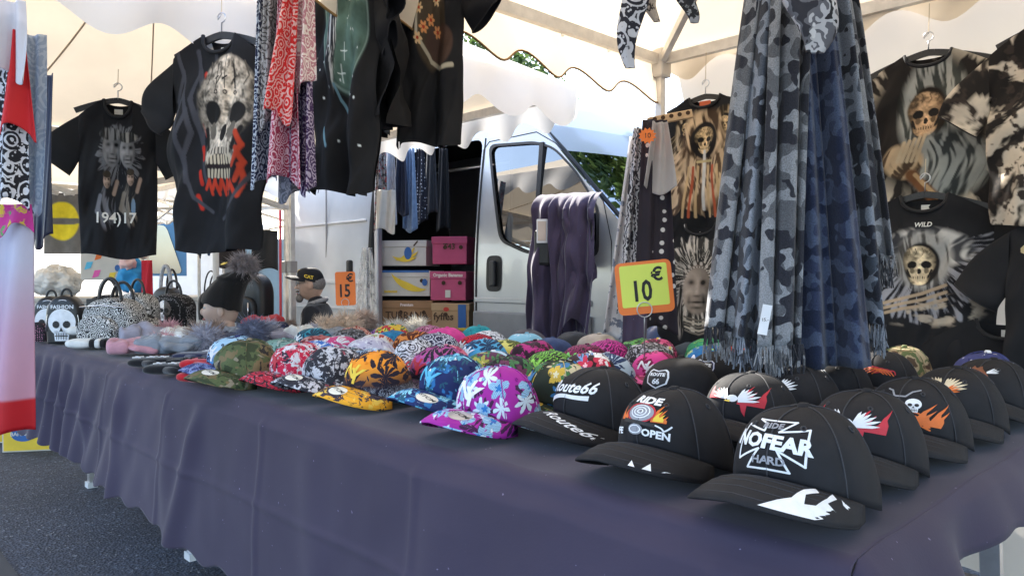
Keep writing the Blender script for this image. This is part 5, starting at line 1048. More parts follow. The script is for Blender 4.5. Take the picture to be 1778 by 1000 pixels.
def flagm():
    m, t, b, out = newmat('flag_tricolour'); v = coords(t); sp = N(t, 'ShaderNodeSeparateXYZ'); t.links.new(v, sp.inputs[0]); mr = N(t, 'ShaderNodeMapRange'); mr.inputs[1].default_value = -.52; mr.inputs[2].default_value = 0.; t.links.new(sp.outputs[2], mr.inputs[0])
    c = ramp(t, mr.outputs[0], [(0, (.60, .012, .02)), (.135, (.60, .012, .02)), (.15, (.66, .34, .44)), (.45, (.64, .38, .50)), (.78, (.60, .57, .68))], 'LINEAR'); c = mixc(t, 1., c, ramp(t, noise_out(t, v, 5, 3), [(.3, (.9,)*3), (.7, (1.05,)*3)]), 'MULTIPLY'); t.links.new(c, b.inputs['Base Color']); b.inputs['Roughness'].default_value = .6
    tr = N(t, 'ShaderNodeBsdfTranslucent'); t.links.new(c, tr.inputs[0]); mx = N(t, 'ShaderNodeMixShader'); mx.inputs[0].default_value = .25; t.links.new(b.outputs[0], mx.inputs[1]); t.links.new(tr.outputs[0], mx.inputs[2]); t.links.new(mx.outputs[0], out.inputs[0]); return m
o = hang_cloth('satin_flag', -60, 52, 372, 760, 1.80, flagm(), 'pale lilac and pink satin flag with a red lower band', 'flag', .8, .03, seed=13, taper=1.22)
hang_cloth('folded_flag', -10, 55, 355, 402, 1.76, pat('flag_bits', 'splash', [(.55, .04, .25), (.65, .45, .05), (.1, .35, .1)], .3), 'small pink yellow and green flag above the pale satin flag', 'flag', .7, .01, seed=14)
# purple cloth over the van mirror
PLUM = cloth_mat('plum_cloth', (.060, .045, .085), .85, .4)
def mirror_cloth():
    c = at_y(986, 372, YL-.24); T = empty('draped_cloth', c, R_(24), 'dark purple cloth draped over the van door mirror', 'cloth')
    tri = lambda q: 2/math.pi*math.asin(math.sin(q)*.985)
    for (x0, x1, z1, yf, k, s, gx) in ((-.20, .06, -.80, -.15, 1.5, 1., -.02), (-.05, .20, -.64, -.19, 1.7, 5., .03), (-.08, .17, -.95, -.10, 1.4, 9., .0), (.02, .23, -.42, -.16, 1.2, 3., .06)):
        P = np.zeros((64, 80, 3))
        for i in range(64):
            v = i/63
            for j in range(80):
                u = j/79; q = u*2*math.pi*k+s+.9*math.sin(v*2.5+s)+1.9*mnoise.noise((u*2.5, v*2.5, s)); am = min(1, v*3.5); w_ = mnoise.noise((u*4+s, v*5, s))
                if v < .18: a = v/.18*math.pi/2; yy = yf*math.sin(a)+.06*math.cos(a); zz = .02+.10*math.cos(a)+.015*w_
                else: yy = yf-.02*(v-.18); zz = .02+(z1-.02)*(v-.18)/.82
                xx = x0+(x1-x0)*u; xx = gx+(xx-gx)*(.80+.30*v if v < .5 else .95-.25*(v-.5))+.03*math.sin(v*4+s)*v
                P[i, j] = (xx, yy+(.038*tri(q)+.014*tri(q*2.3+v*4))*am+.045*w_, zz+(.09*math.sin(u*5+s)+.05*w_)*max(0, v-.3)+.012*tri(q+1)*am*(v < .3))
        grid('hanging_fold', P, PLUM, T, solid=.002)
mirror_cloth()
p = at_y(944, 402, YL-.42); T = empty('black_device', p, R_(30), 'black plastic device with a white label hung on the purple cloth', 'device')
MB().box((0, 0, -.09), (.10, .06, .20)).build('housing', BLACKP, T, bevel=.02); b = MB().box((0, -.034, .0), (.062, .008, .13)).build('label_frame', mat('tag_paper', (1, 1, 1)), T, bevel=.004); MB().box((0, -.040, .0), (.044, .004, .105)).build('label_print', mat('label_plain', (.62, .52, .46), .6, var=.1, nscale=9), b)
# sarongs on a wooden multi hanger
WOOD = mat('pale_wood', (.55, .36, .20), .6, var=.2, nscale=30)
p = at_d(1150, 205, 3.05); T = empty('wooden_hanger', p, yaw_to(-12), 'pale wooden scarf hanger with round holes by the tent pole', 'hanger')
hb = MB().bar((-.06, 0, -.015), (.12, 0, .012), .02, .035).build('bar', WOOD, T, bevel=.004)
for i in range(5): x = -.03+.033*i; MB().add([(x+.009*math.cos(a), -.0115, (x+.03)*.15-.006+.009*math.sin(a)) for a in np.linspace(0, 6.28, 13)[:-1]], [tuple(range(12))]).build('hole', mat('hole_dark', (.06, .03, .015), .9), hb)
def skull_dots(name, base, ink, sc): return pat(name, 'floral', [base, base, ink, ink, base, base], sc)
hang_cloth('sarong', 1098, 1176, 208, 575, 3.0, pat('sarong_skulls', 'stars', [(.025, .02, .03), (.62, .60, .60)], .55), 'black sarong printed with small white skulls and crossbones', 'sarong', 1.2, .016, seed=21, taper=.55)
hang_cloth('sarong', 1070, 1122, 222, 545, 3.06, pat('sarong_swirl', 'stripe', [(.03, .03, .04), (.55, .55, .58), (.4, .4, .45)], .6), 'black and white swirl sarong with skulls beside the tent pole', 'sarong', 1.2, .016, seed=22, taper=.45, topx=1112)
hang_cloth('sarong', 1046, 1098, 238, 585, 3.12, pat('sarong_white', 'splash', [(.62, .60, .62), (.66, .64, .65), (.2, .22, .28)], .5), 'white sarong with grey-blue pattern behind the swirl sarong', 'sarong', 1.2, .016, seed=23, taper=.4, topx=1104)
hang_cloth('scarf', 1118, 1172, 212, 330, 2.96, mat('grey_voile', (.50, .48, .48), .85, var=.1, trans=.2), 'plain pale grey scarf folded over the skull sarong', 'scarf', .8, .03, seed=24, taper=.5)
hang_cloth('cloth', 1082, 1122, 520, 610, 2.9, PLUM, 'plum cloth hanging below the white sarong', 'cloth', .8, .02, seed=25)

SR = empty('scarf_rail', (-.40, .71, 1.955), 0, 'steel rail slung from the tent roof for the camouflage scarves', 'rail'); MB().tube([(-.5, 0, 0), (.55, 0, 0)], .010, 8).build('bar', STEELW, SR, True)
for x in (-.45, .5): MB().tube([(x, 0, 0), (x, 0, .62)], .002, 5).build('cord', mat('string', (.6, .5, .35), .8), SR)
BR = empty('bandana_rail', (-1.455, -.2, 1.955), 0, 'short steel rail for the bunch of bandanas over the table', 'rail'); MB().tube([(0, -.4, 0), (0, .33, 0)], .008, 8).build('bar', STEELW, BR, True)
for y in (-.36, .28): MB().tube([(0, y, 0), (-.17, y, .21)], .002, 5).build('cord', mat('string', (.6, .5, .35), .8), BR)
# ================================================================ BAGS, HATS, GLOVES, SIGNS
def on_table(px, py): return at_z(px, py, TZ+.008)
def pillow(name, L, W, H, m, parent, n=40, k=26, sq=.55, nz=.08, nsc=9., bend=0, loc=(0, 0, 0), rot=(0, 0, 0), taper=0, seed=0, flat=True, rib=0.):
    if rib: n, k = 120, 30
    V = []; F = []
    sgn = lambda a, e: math.copysign(abs(a)**e, a)
    for i in range(k+1):
        th = -math.pi/2+math.pi*i/k
        for j in range(n):
            ph = 2*math.pi*j/n; x = sgn(math.cos(th), sq)*sgn(math.cos(ph), sq)*L/2; y = sgn(math.cos(th), sq)*sgn(math.sin(ph), sq)*W/2*(1-taper*(x/L+.5)); z = sgn(math.sin(th), .8)*H/2
            d = 1+nz*mnoise.noise(Vector((x, y, z))*nsc+Vector((seed, seed*2, 0)))*2
            z2 = z*d+H/2+rib*math.sin(y*520)*max(0, math.sin(th)+.2)+(H*.30*mnoise.noise((x*13+seed, y*13, seed))+H*.16*mnoise.noise((x*30, y*30+seed, 4)))*max(0, math.sin(th))*(1 if rib else 0); y2 = y*d+bend*(x/L)**2*W; V.append((x*d, y2, max(0.0005, z2) if flat else z2))
    for i in range(k):
        for j in range(n): F.append((i*n+j, i*n+(j+1) % n, (i+1)*n+(j+1) % n, (i+1)*n+j))
    return mesh(name, V, F, m, parent, True, loc=loc, rot=rot)
def fur(name, c, r, n, m, parent, el_=(1, 1, 1), ln=.5, seed=0, thick=.0016):
    rg = random.Random(seed); V = []; F = []; c = Vector(c)
    for i in range(n):
        d = Vector((rg.gauss(0, 1), rg.gauss(0, 1), rg.gauss(0, 1))).normalized(); b = c+Vector((d.x*el_[0], d.y*el_[1], d.z*el_[2]))*r*.55
        e = b+(d+Vector((rg.gauss(0, .35), rg.gauss(0, .35), rg.gauss(0, .35)-.2)))*r*ln*rg.uniform(.7, 1.25); s_ = d.orthogonal().normalized()*thick*rg.uniform(.7, 1.4); q = d.cross(s_); md_ = (b+e)/2+d*r*.06; k = len(V)
        V += [b+s_, b-s_*.5+q*.8, b-s_*.5-q*.8, md_+s_*.7, md_-s_*.35+q*.55, md_-s_*.35-q*.55, e]
        F += [(k, k+1, k+4, k+3), (k+1, k+2, k+5, k+4), (k+2, k, k+3, k+5), (k+3, k+4, k+6), (k+4, k+5, k+6), (k+5, k+3, k+6)]
    o = mesh(name, V, F, m, parent); tag(o, kind='stuff'); MB().ell(c, (r*.57*el_[0], r*.57*el_[1], r*.57*el_[2]), 16, 10).build('fur_core', m, o, True); return o
def knit(name, col, var=.15):
    m, t, b, out = newmat(name); v = coords(t); w1 = N(t, 'ShaderNodeTexWave', Scale=70., Distortion=.6); w1.bands_direction = 'Y'; t.links.new(v, w1.inputs['Vector'])
    w2 = N(t, 'ShaderNodeTexWave', Scale=150., Distortion=1.); w2.bands_direction = 'X'; t.links.new(v, w2.inputs['Vector']); mm = N(t, 'ShaderNodeMath'); mm.operation = 'MULTIPLY'; t.links.new(w1.outputs['Fac'], mm.inputs[0]); t.links.new(w2.outputs['Fac'], mm.inputs[1])
    c = ramp(t, noise_out(t, v, 20, 4), [(.3, tuple(x*(1-var) for x in col)), (.7, tuple(x*(1+var) for x in col))]); c = mixc(t, 1., c, ramp(t, mm.outputs[0], [(0, (.96,)*3), (.6, (1.05,)*3)]), 'MULTIPLY'); t.links.new(c, b.inputs['Base Color'])
    b.inputs['Roughness'].default_value = .95; b.inputs['Specular IOR Level'].default_value = .15; b.inputs['Sheen Weight'].default_value = .3; bump(t, b, noise_out(t, v, 160, 3), .4, .003); MATS[name] = m; return m
def furm(name, a, b_): return mat(name, tuple((x+y)/2 for x, y in zip(a, b_)), .8, var=.45, nscale=45)
KN = {k: knit('knit_'+k, c) for k, c in dict(black=(.014, .014, .016), grey=(.26, .29, .34), pink=(.58, .30, .36), red=(.52, .02, .03), navy=(.03, .035, .08), white=(.75, .75, .73), beige=(.45, .36, .32), lilac=(.35, .34, .42)).items()}
FU = dict(grey=furm('fur_grey', (.22, .2, .22), (.42, .38, .40)), navy=furm('fur_navy', (.10, .12, .22), (.25, .28, .38)), cream=furm('fur_cream', (.62, .48, .38), (.75, .62, .5)), white=furm('fur_white', (.6, .56, .5), (.8, .76, .7)), pink=furm('fur_pink', (.6, .32, .36), (.7, .45, .48)), silver=furm('fur_silver', (.28, .3, .40), (.5, .5, .58)), brown=furm('fur_brown', (.30, .22, .18), (.45, .36, .32)))
def beanie(px, py, rz, k, label, fu=None, L=.26, W=.19, H=.085, fl=(0, 0), fr=.065, cuff=None, extra=None, seed=0):
    B = empty('knitted_beanie', on_table(px, py), rz, label, 'beanie', 'winter hats on the table')
    pillow('fold', L*.45, W*.9, H*.5, KN[k], B, sq=.5, nz=.2, nsc=16., rib=.002, loc=(.02, -W*.25, H*.35), rot=(.25, .1, .4), seed=seed+7, flat=False)
    pillow('body', L*.78, W, H, KN[k], B, sq=.6, nz=.20, nsc=15., rib=.0028, taper=.25, loc=(.03, 0, 0), seed=seed); c = pillow('cuff', L*.40, W*1.02, H*1.05, KN[cuff or k], B, sq=.4, nz=.08, rib=.0032, loc=(-L*.27, 0, 0), seed=seed+3)
    if fu: fur('pompom', (L*.48, fl[0], H*.65+fl[1]), fr, 900, FU[fu], B, seed=seed)
    if extra: extra(B, L, W, H)
    return B
U = R_(YAW)
def bones(B, L, W, H):
    for x in (-.02, .04):
        o = MB()
        for a in (.7, -.7): o.bar((x-.018*math.cos(a), -W*.2-.018*math.sin(a), H*.96), (x+.018*math.cos(a), -W*.2+.018*math.sin(a), H*1.0), .006, .010)
        o.ell((x, -W*.2, H*1.02), (.010, .010, .006), 10, 6).build('skull_print', TH['white'], B)
beanie(296, 612, U+.25, 'grey', 'grey knitted beanie with white skull and crossbones and a silver pompom', 'silver', .30, .17, .075, fr=.085, extra=bones, seed=1)
beanie(236, 614, U+.35, 'pink', 'pale pink knitted beanie beside the striped white socks', 'pink', .24, .15, .06, fr=.06, seed=2)
beanie(400, 600, U+.1, 'navy', 'navy beanie with a large blue-grey fur pompom', 'navy', .22, .16, .06, fr=.085, fl=(0, .03), seed=3)
beanie(455, 572, U+2.8, 'red', 'red chunky knitted beanie beside the mannequin head', None, .26, .17, .08, seed=4)
beanie(505, 590, U+.2, 'lilac', 'grey beanie with silver fur trim beside the red beanie', 'silver', .22, .16, .05, fr=.055, seed=5)
beanie(566, 586, U+.5, 'beige', 'beige hat heaped with cream fur beside the orange price card', 'cream', .24, .18, .06, fr=.105, fl=(.02, .015), seed=6)
beanie(650, 590, U+.2, 'black', 'black and white hat with white fur trim in front of the cartons', 'white', .24, .16, .05, fr=.085, fl=(0, .0), seed=7)
beanie(345, 590, U-.2, 'grey', 'grey knitted beanie with brown fur under the mannequin head', 'brown', .22, .16, .06, fr=.07, seed=8)
beanie(600, 590, U-.3, 'grey', 'grey ribbed beanie beside the cream fur hat', None, .22, .14, .055, seed=9)
beanie(250, 600, U+.6, 'lilac', 'lilac grey beanie under the skull and crossbones beanie', 'pink', .24, .17, .09, fr=.07, seed=10)
beanie(320, 600, U-.5, 'white', 'off-white beanie with brown fur beside the silver pompom', 'brown', .22, .17, .08, fr=.075, seed=11)
beanie(430, 592, U+.7, 'grey', 'grey beanie behind the navy fur pompom', 'silver', .22, .16, .07, fr=.075, seed=12)
beanie(480, 575, U-.3, 'navy', 'dark beanie with brown fur behind the red beanie', 'brown', .20, .15, .05, fr=.045, seed=13)
beanie(535, 590, U+.9, 'white', 'white hat with cream fur trim below the heaped cream fur hat', 'cream', .24, .17, .07, fr=.09, seed=14)
beanie(600, 575, U+.2, 'beige', 'beige hat with brown fur behind the grey ribbed beanie', 'brown', .24, .17, .08, fr=.09, seed=15)
beanie(690, 585, U+.3, 'navy', 'navy hat with white fur beside the cartons', 'white', .22, .16, .06, fr=.08, seed=16)
# mannequin head with pompom beanie
p = on_table(385, 582); Hd = empty('mannequin_head', p, R_(-44+8), 'pale mannequin head turned sideways wearing a black hat', 'mannequin head')
SK = mat('mannequin_skin', (.62, .44, .36), .45, var=.05)
def headf(v):
    x, y, z = v; s_ = 1-.28*max(0, -z/.13); return Vector((x*s_*.95, y*(1-.12*max(0, -z/.13))-(.012 if y < 0 and z < 0 else 0), z))
MB().ell((0, 0, .155), (.078, .098, .128), 28, 20, f=headf).build('head', SK, Hd, True)
MB().tube([(0, .02, 0), (0, .02, .04), (0, .015, .10)], [.075, .055, .052], 20).build('neck', SK, Hd, True)
MB().ell((0, -.100, .135), (.012, .018, .022), 12, 8).build('nose', SK, Hd, True); MB().ell((0, -.094, .093), (.022, .010, .007), 12, 6).build('mouth', mat('lip_pink', (.55, .2, .2), .4), Hd, True)
for sx in (-1, 1):
    MB().ell((sx*.074, .012, .140), (.010, .020, .032), 12, 8).build('ear', SK, Hd, True); e_ = MB().ell((sx*.032, -.083, .160), (.014, .010, .008), 10, 6).build('eye', mat('eye_paint', (.6, .62, .62), .3), Hd, True); MB().ell((sx*.032, -.0925, .160), (.005, .003, .006), 8, 6).build('iris', TH['black'], e_, True)
Bn = empty('pompom_beanie', p+Vector((0, 0, .175)), R_(-44+8), 'tall black knitted beanie with grey fur pompom on the mannequin head', 'beanie', 'winter hats on the table')
P = np.zeros((24, 40, 3))
for i in range(24):
    v = i/23; r = (.108*(1-.18*v)-.02*v*v) if v < .75 else .108*(1-.18*v)*math.sqrt(max(0, 1-((v-.75)/.25)**2))-.008*0; r = max(.004, r)
    for j in range(40): q = 2*math.pi*j/40; P[i, j] = (r*.90*math.cos(q), r*1.05*math.sin(q)+.10*v*v*.9+.02*v, -.01+.03*math.sin(q)*(-1)*(1-v)+.205*v+.004*math.sin(q*9+v*4))
grid('knit_body', P, KN['black'], Bn, wrap=True); fur('pompom', (0, .125, .225), .088, 1500, FU['grey'], Bn, seed=31)
MB().box((-.02, -.098, .035), (.045, .004, .012)).build('brand_tab', mat('tab_grey', (.25, .25, .26), .5), Bn); pillow('yellow_tag', .06, .03, .006, mat('tag_yellow', (.8, .6, .1), .5), Bn, loc=(.02, .02, .235), rot=(.5, 0, .6))
# gloves, socks
def flat_item(name, px, py, rz, L, W, H, m, label, cat, group=None, seed=0, trim=None, lift=0):
    T = empty(name, on_table(px, py)+Vector((0, 0, lift)), rz, label, cat, group); pillow('body', L, W, H, m, T, sq=.5, nz=.10, seed=seed, bend=.15)
    if trim: pillow('cuff', L*.22, W*1.03, H*1.1, trim, T, sq=.4, nz=.05, loc=(-L*.40, 0, 0), seed=seed+2)
    return T
def finger_glove(px, py, rz, m, label, ink, seed=0, L=.22, lift=0):
    T = empty('glove', on_table(px, py)+Vector((0, 0, lift)), rz, label, 'glove', 'knitted gloves on the table front'); pillow('palm', L*.62, .095, .035, m, T, sq=.5, nz=.06, seed=seed)
    for i, (y, l) in enumerate(((-.036, .065), (-.013, .078), (.012, .074), (.034, .058))): MB().tube([(L*.22, y, .016), (L*.30+l*.5, y*1.1, .018), (L*.30+l, y*1.15, .013)], [.0115, .0115, .008], 10).build('finger', m, T, True)
    MB().tube([(-.01, -.04, .016), (.03, -.072, .018), (.058, -.080, .013)], [.013, .012, .008], 10).build('thumb', m, T, True)
    if ink:
        for x in (-.045, .005, .045):
            o = MB().bar((x-.016, -.012, .0355), (x+.016, .012, .0365), .007, .004).build('cross_print', ink, T); MB().bar((x-.012, .016, .0362), (x+.012, -.016, .0362), .007, .0045).build('cross_print', ink, T)
    return T
finger_glove(352, 655, U+.1, KN['red'], 'red knitted glove with black crosses, upper of the pair', KN['black'], 1, lift=.030); finger_glove(346, 662, U+.0, KN['red'], 'red knitted glove with black crosses, lower of the pair', KN['black'], 2)
BON = TH['white']
finger_glove(300, 648, U+.1, KN['black'], 'black glove with white bone print beside the red gloves', BON, 3, .30); finger_glove(262, 636, U+.15, KN['black'], 'black glove with white print under the grey skull beanie', BON, 4, .26); finger_glove(380, 624, U+.1, KN['black'], 'black glove with white lettering behind the red gloves', BON, 5, .26); finger_glove(335, 626, U+.05, KN['navy'], 'dark navy glove between the black gloves', None, 6, .24)
for i, (px, py, lb) in enumerate(((158, 604, 'white ribbed sock with black stripes, lower of the pair'), (160, 597, 'white ribbed sock with black stripes, upper of the pair'))):
    T = empty('striped_sock', on_table(px, py)+Vector((0, 0, .045*i)), U+.05, lb, 'sock', 'striped socks beside the chain bag'); pillow('foot', .13, .10, .045, KN['white'], T, nz=.08, loc=(-.05, 0, 0), seed=i)
    for k, (x, m) in enumerate(((.025, 'black'), (.05, 'white'), (.075, 'black'), (.105, 'black'))): pillow('stripe', .03, .104, .047, KN[m], T, nz=.04, loc=(x, 0, 0), sq=.35, seed=i)
# bags
LEA = mat('black_leatherette', (.014, .014, .016), .35, var=.2, nscale=40, bmp=.4, bscale=260); CHR = mat('chrome', (.7, .7, .72), .2, 1.)
CHAIN = pat('chain_print', 'paisley', [(.012, .012, .014), (.75, .74, .72)], 1.35); STUD = pat('stud_print', 'stars', [(.014, .014, .016), (.80, .80, .84)], 2.6)
def bag_body(name, w, d, h, m, parent, r=.35, loc=(0, 0, 0)):
    V = []; F = []; n, k = 36, 22
    for i in range(k+1):
        t = i/k; z = h*t; rr = (1-max(0, (t-.55)/.45)**2.4)**.5 if t > .55 else 1-.06*(1-t/.55)**3; rr = max(.02, rr)
        for j in range(n):
            q = 2*math.pi*j/n; c, s_ = math.cos(q), math.sin(q); V.append((math.copysign(abs(c)**.45, c)*w/2*rr, math.copysign(abs(s_)**.5, s_)*d/2*(.55+.45*rr), z))
    for i in range(k):
        for j in range(n): F.append((i*n+j, i*n+(j+1) % n, (i+1)*n+(j+1) % n, (i+1)*n+j))
    F.append(tuple(range(n-1, -1, -1))); F.append(tuple(range(k*n, k*n+n))); return mesh(name, V, F, m, parent, True, loc=loc)
def handle(parent, w, z0, h, m, y=0, r=.006): return MB().tube([(w/2*math.cos(a), y, z0+h*math.sin(a)) for a in np.linspace(0, math.pi, 17)], r, 8).build('handle', m, parent, True)
def skull_face(parent, y, z, s, m=TH['white']):
    bn, hl = skull2(0, 0, s); fn = lambda a, b, off=.0: Vector((a, y-.004-off+abs(a)*.12, z+b*1.15)); sk = patch('skull_print', [ring(0, .1*s, .52*s, .47*s, 24)], fn, m, parent, .012); patch('skull_jaw', [bn[1]], fn, m, parent, .012)
    for q in hl: patch('skull_mark', [q], lambda a, b: fn(a, b, .003), TH['black'], sk, .012)
GBG = 'bags at the far end of the table'
for px, py, k, lb in ((106, 597, 1., 'small black backpack with a white skull and lettering on its front pocket'), (80, 590, .95, 'small black skull backpack standing behind the other skull backpack')):
    B = empty('skull_backpack', on_table(px, py)+FW*.05, yaw_to(8), lb, 'backpack', GBG); bag_body('body', .17*k, .11*k, .245*k, LEA, B); skull_face(B, -.058*k, .095*k, .125*k); handle(B, .05, .235*k, .04, LEA)
    text_on('lettering', 'FASHION', lambda a, b: Vector((a, -.057*k+abs(a)*.1, .185*k+b)), TH['white'], B, .026*k, .0006)
    MB().tube([(.078*k*math.cos(a), -.045*k, .03+.19*k*math.sin(a)**.6) for a in np.linspace(.05, 3.09, 21)], .003, 5).build('zip', CHR, B, True)
B = empty('chain_bag', on_table(185, 602)+FW*.08, yaw_to(-14), 'black and white chain-print handbag with front pocket and black handles', 'handbag', GBG); bag_body('body', .30, .16, .235, CHAIN, B); bag_body('front_pocket', .22, .06, .15, CHAIN, B, loc=(-.02, -.09, 0)); handle(B, .13, .21, .12, LEA, -.03, .008); handle(B, .13, .21, .10, LEA, .05, .008); MB().tube([(-.13, -.082, .19), (0, -.088, .2), (.13, -.082, .19)], .004, 6).build('zip', CHR, B, True)
B = empty('chain_bag', on_table(225, 578)+FW*.1, yaw_to(-25), 'second chain-print bag with charms behind the chain-print handbag', 'handbag', GBG); bag_body('body', .28, .15, .24, CHAIN, B); handle(B, .12, .22, .10, LEA, 0, .008); MB().ell((.04, -.07, .24), (.022, .012, .026), 10, 8).build('charm', CHR, B, True)
B = empty('studded_bag', on_table(292, 572)+FW*.08, yaw_to(-20), 'black studded handbag with silver skull flap beside the mannequin head', 'handbag', GBG); bag_body('body', .29, .15, .23, STUD, B); skull_face(B, -.080, .12, .10, CHR); handle(B, .13, .20, .11, LEA, 0, .008)
B = empty('handbag', on_table(268, 560)+FW*.22, yaw_to(-20), 'black handbag with a tall looped grey scarf handle', 'handbag', GBG); bag_body('body', .24, .13, .26, LEA, B); handle(B, .10, .24, .18, mat('grey_web', (.42, .42, .45), .7, var=.4, nscale=60), -.02, .014); handle(B, .10, .24, .15, LEA, .04, .009)
B = empty('handbag', on_table(338, 560)+FW*.35, yaw_to(-15), 'plain black handbag with two thin upright handles', 'handbag', GBG); bag_body('body', .24, .12, .23, LEA, B); handle(B, .12, .21, .17, LEA, -.03); handle(B, .12, .21, .15, LEA, .03)
B = empty('black_backpack', on_table(432, 566)+FW*.12, yaw_to(-25), 'plain black backpack standing behind the mannequin head', 'backpack', GBG); bag_body('body', .26, .16, .36, LEA, B); bag_body('front_pocket', .19, .06, .18, LEA, B, loc=(0, -.09, .02)); handle(B, .06, .34, .05, LEA); MB().tube([(.06, -.125, .05), (.06, -.125, .16)], .004, 6).build('zip', CHR, B, True)
B = empty('studded_bag', on_table(150, 575)+FW*.25, yaw_to(0), 'black studded bag with a fold-over flap behind the skull backpacks', 'handbag', GBG); bag_body('body', .26, .14, .22, STUD, B); handle(B, .12, .20, .12, LEA, 0, .009); MB().box((0, -.074, .15), (.2, .012, .09)).build('flap', LEA, B, bevel=.01)
B = empty('chain_bag', on_table(245, 590)+FW*.02, yaw_to(-30), 'low chain-print purse with gold buckles beside the studded bag', 'purse', GBG); bag_body('body', .22, .11, .13, CHAIN, B); MB().box((.02, -.06, .06), (.03, .01, .03)).build('buckle', mat('brass', (.7, .5, .2), .3, 1.), B, bevel=.004); MB().tube([(-.1, 0, .12), (-.04, -.05, .15), (.05, -.04, .14), (.1, 0, .12)], .007, 6).build('strap', LEA, B, True)
B = empty('toiletry_bag', on_table(66, 592), yaw_to(5), 'small black pouch with pink and white dots beside the skull backpacks', 'pouch', GBG); bag_body('body', .11, .06, .10, pat('dot_pouch', 'stars', [(.02, .015, .02), (.75, .3, .45)], 2.2), B)
# price cards
def price(px, py, dist, w, h, card, inner, digits, label, rz, tilt=.0, stem=.3, ds=.1):
    p = at_d(px, py, dist); T = empty('price_card', p, rz, label, 'price sign'); out = rnd_poly([(-w/2, -h/2), (w/2, -h/2), (w/2, h/2), (-w/2, h/2)], w*.12, 5); R = Matrix.Rotation(tilt, 3, 'Y')
    MB().prism(out, lambda x, y, o: R @ Vector((x, -o, y)), .003).build('card', card, T)
    if inner: MB().prism(rnd_poly([(-w*.42, -h*.36), (w*.42, -h*.36), (w*.42, h*.44), (-w*.42, h*.44)], w*.04, 3), lambda x, y, o: R @ Vector((x, -.0032-o, y)), .0006).build('yellow_panel', inner, T)
    text_on('digits', digits, lambda a, b: R @ Vector((a-w*.06, -.0046, b-h*.08)), TH['black'], T, ds, .002, 0, .75); text_on('euro_sign', '\u20ac', lambda a, b: R @ Vector((a+w*.24, -.0046, b+h*(.22 if inner else .30))), TH['black'], T, ds*.62, .0016)
    MB().tube([(.022*math.cos(a), -.007, -h*.42+.022*math.sin(a)) for a in np.linspace(-1.5, 4.7, 20)]+[(0, -.006, -h*.45-.03), (0, .0, -h/2-stem)], .0018, 6).build('wire_stand', STEELW, T, True); return T
ORC = mat('fluo_orange', (.85, .20, .03), .5, var=.04); YEC = mat('fluo_yellow', (.70, .80, .12), .5, var=.04)
price(1119, 499, 2.2, .165, .155, ORC, YEC, '10', 'orange and lime price card reading 10 euro on a wire stand', yaw_to(-6), -.10, .13, .085); price(600, 501, 4.2, .115, .19, ORC, None, '15', 'orange price card reading 15 euro beside the seated man', yaw_to(-4), -.03, .16, .10)
p = at_d(1124, 236, 2.92); T = empty('star_tag', p, yaw_to(-5), 'small orange starburst tag reading 10 on the sarong hanger', 'tag'); MB().prism([((.036 if i % 2 else .027)*math.cos(i*math.pi/12), (.032 if i % 2 else .024)*math.sin(i*math.pi/12)) for i in range(24)], lambda x, y, o: Vector((x, -o, y)), .002).build('card', ORC, T); text_on('digits', '10', lambda a, b: Vector((a, -.003, b)), TH['black'], T, .028, 0)
p = at_z(1148, 612, TZ); T = empty('navy_helmet', (p.x, p.y, TZ+.008), yaw_to(0), 'dark blue rounded helmet behind the lime price card', 'helmet')
hp = MB(); hp.ell((0, 0, .02), (.085, .10, .11), 28, 18, f=lambda v: Vector((v.x, v.y, max(-.018, v.z)))); hp.build('shell', mat('navy_gloss', (.03, .06, .16), .35), T, True); MB().tube([(.087*math.cos(a), .102*math.sin(a), .012) for a in np.linspace(0, 6.283, 33)], .006, 6, False).build('rim', BLACKP, T, True)
# ================================================================ VAN LOAD, SELLER, NEIGHBOURING STALL
CARD = {k: mat('carton_'+k, c, .8, var=.1, nscale=6, bmp=.2, bscale=90) for k, c in dict(white=(.62, .58, .52), kraft=(.36, .20, .10), pink=(.50, .08, .17), tan=(.48, .30, .16)).items()}
BANA = mat('print_banana', (.80, .55, .04), .6); BLU = mat('print_blue', (.03, .12, .36), .6); BRN = mat('print_brown', (.08, .04, .02), .7); REDP = mat('print_red', (.6, .05, .03), .6); PALE = mat('print_pale', (.75, .6, .55), .7)
def banana(cx, cz, s, th=.30):
    a = np.linspace(-2.5, -.6, 14); o = [(cx+s*math.cos(t), cz+s*.55+s*math.sin(t)*.85) for t in a]; i_ = [(cx+s*(1-th*math.sin((t+2.5)/1.9*math.pi))*math.cos(t), cz+s*.55+s*(1-th*math.sin((t+2.5)/1.9*math.pi))*math.sin(t)*.85) for t in a[::-1]]; return o+i_
def rotp(pl, cx, cz, a): return [(cx+(x-cx)*math.cos(a)-(z-cz)*math.sin(a), cz+(x-cx)*math.sin(a)+(z-cz)*math.cos(a)) for x, z in pl]
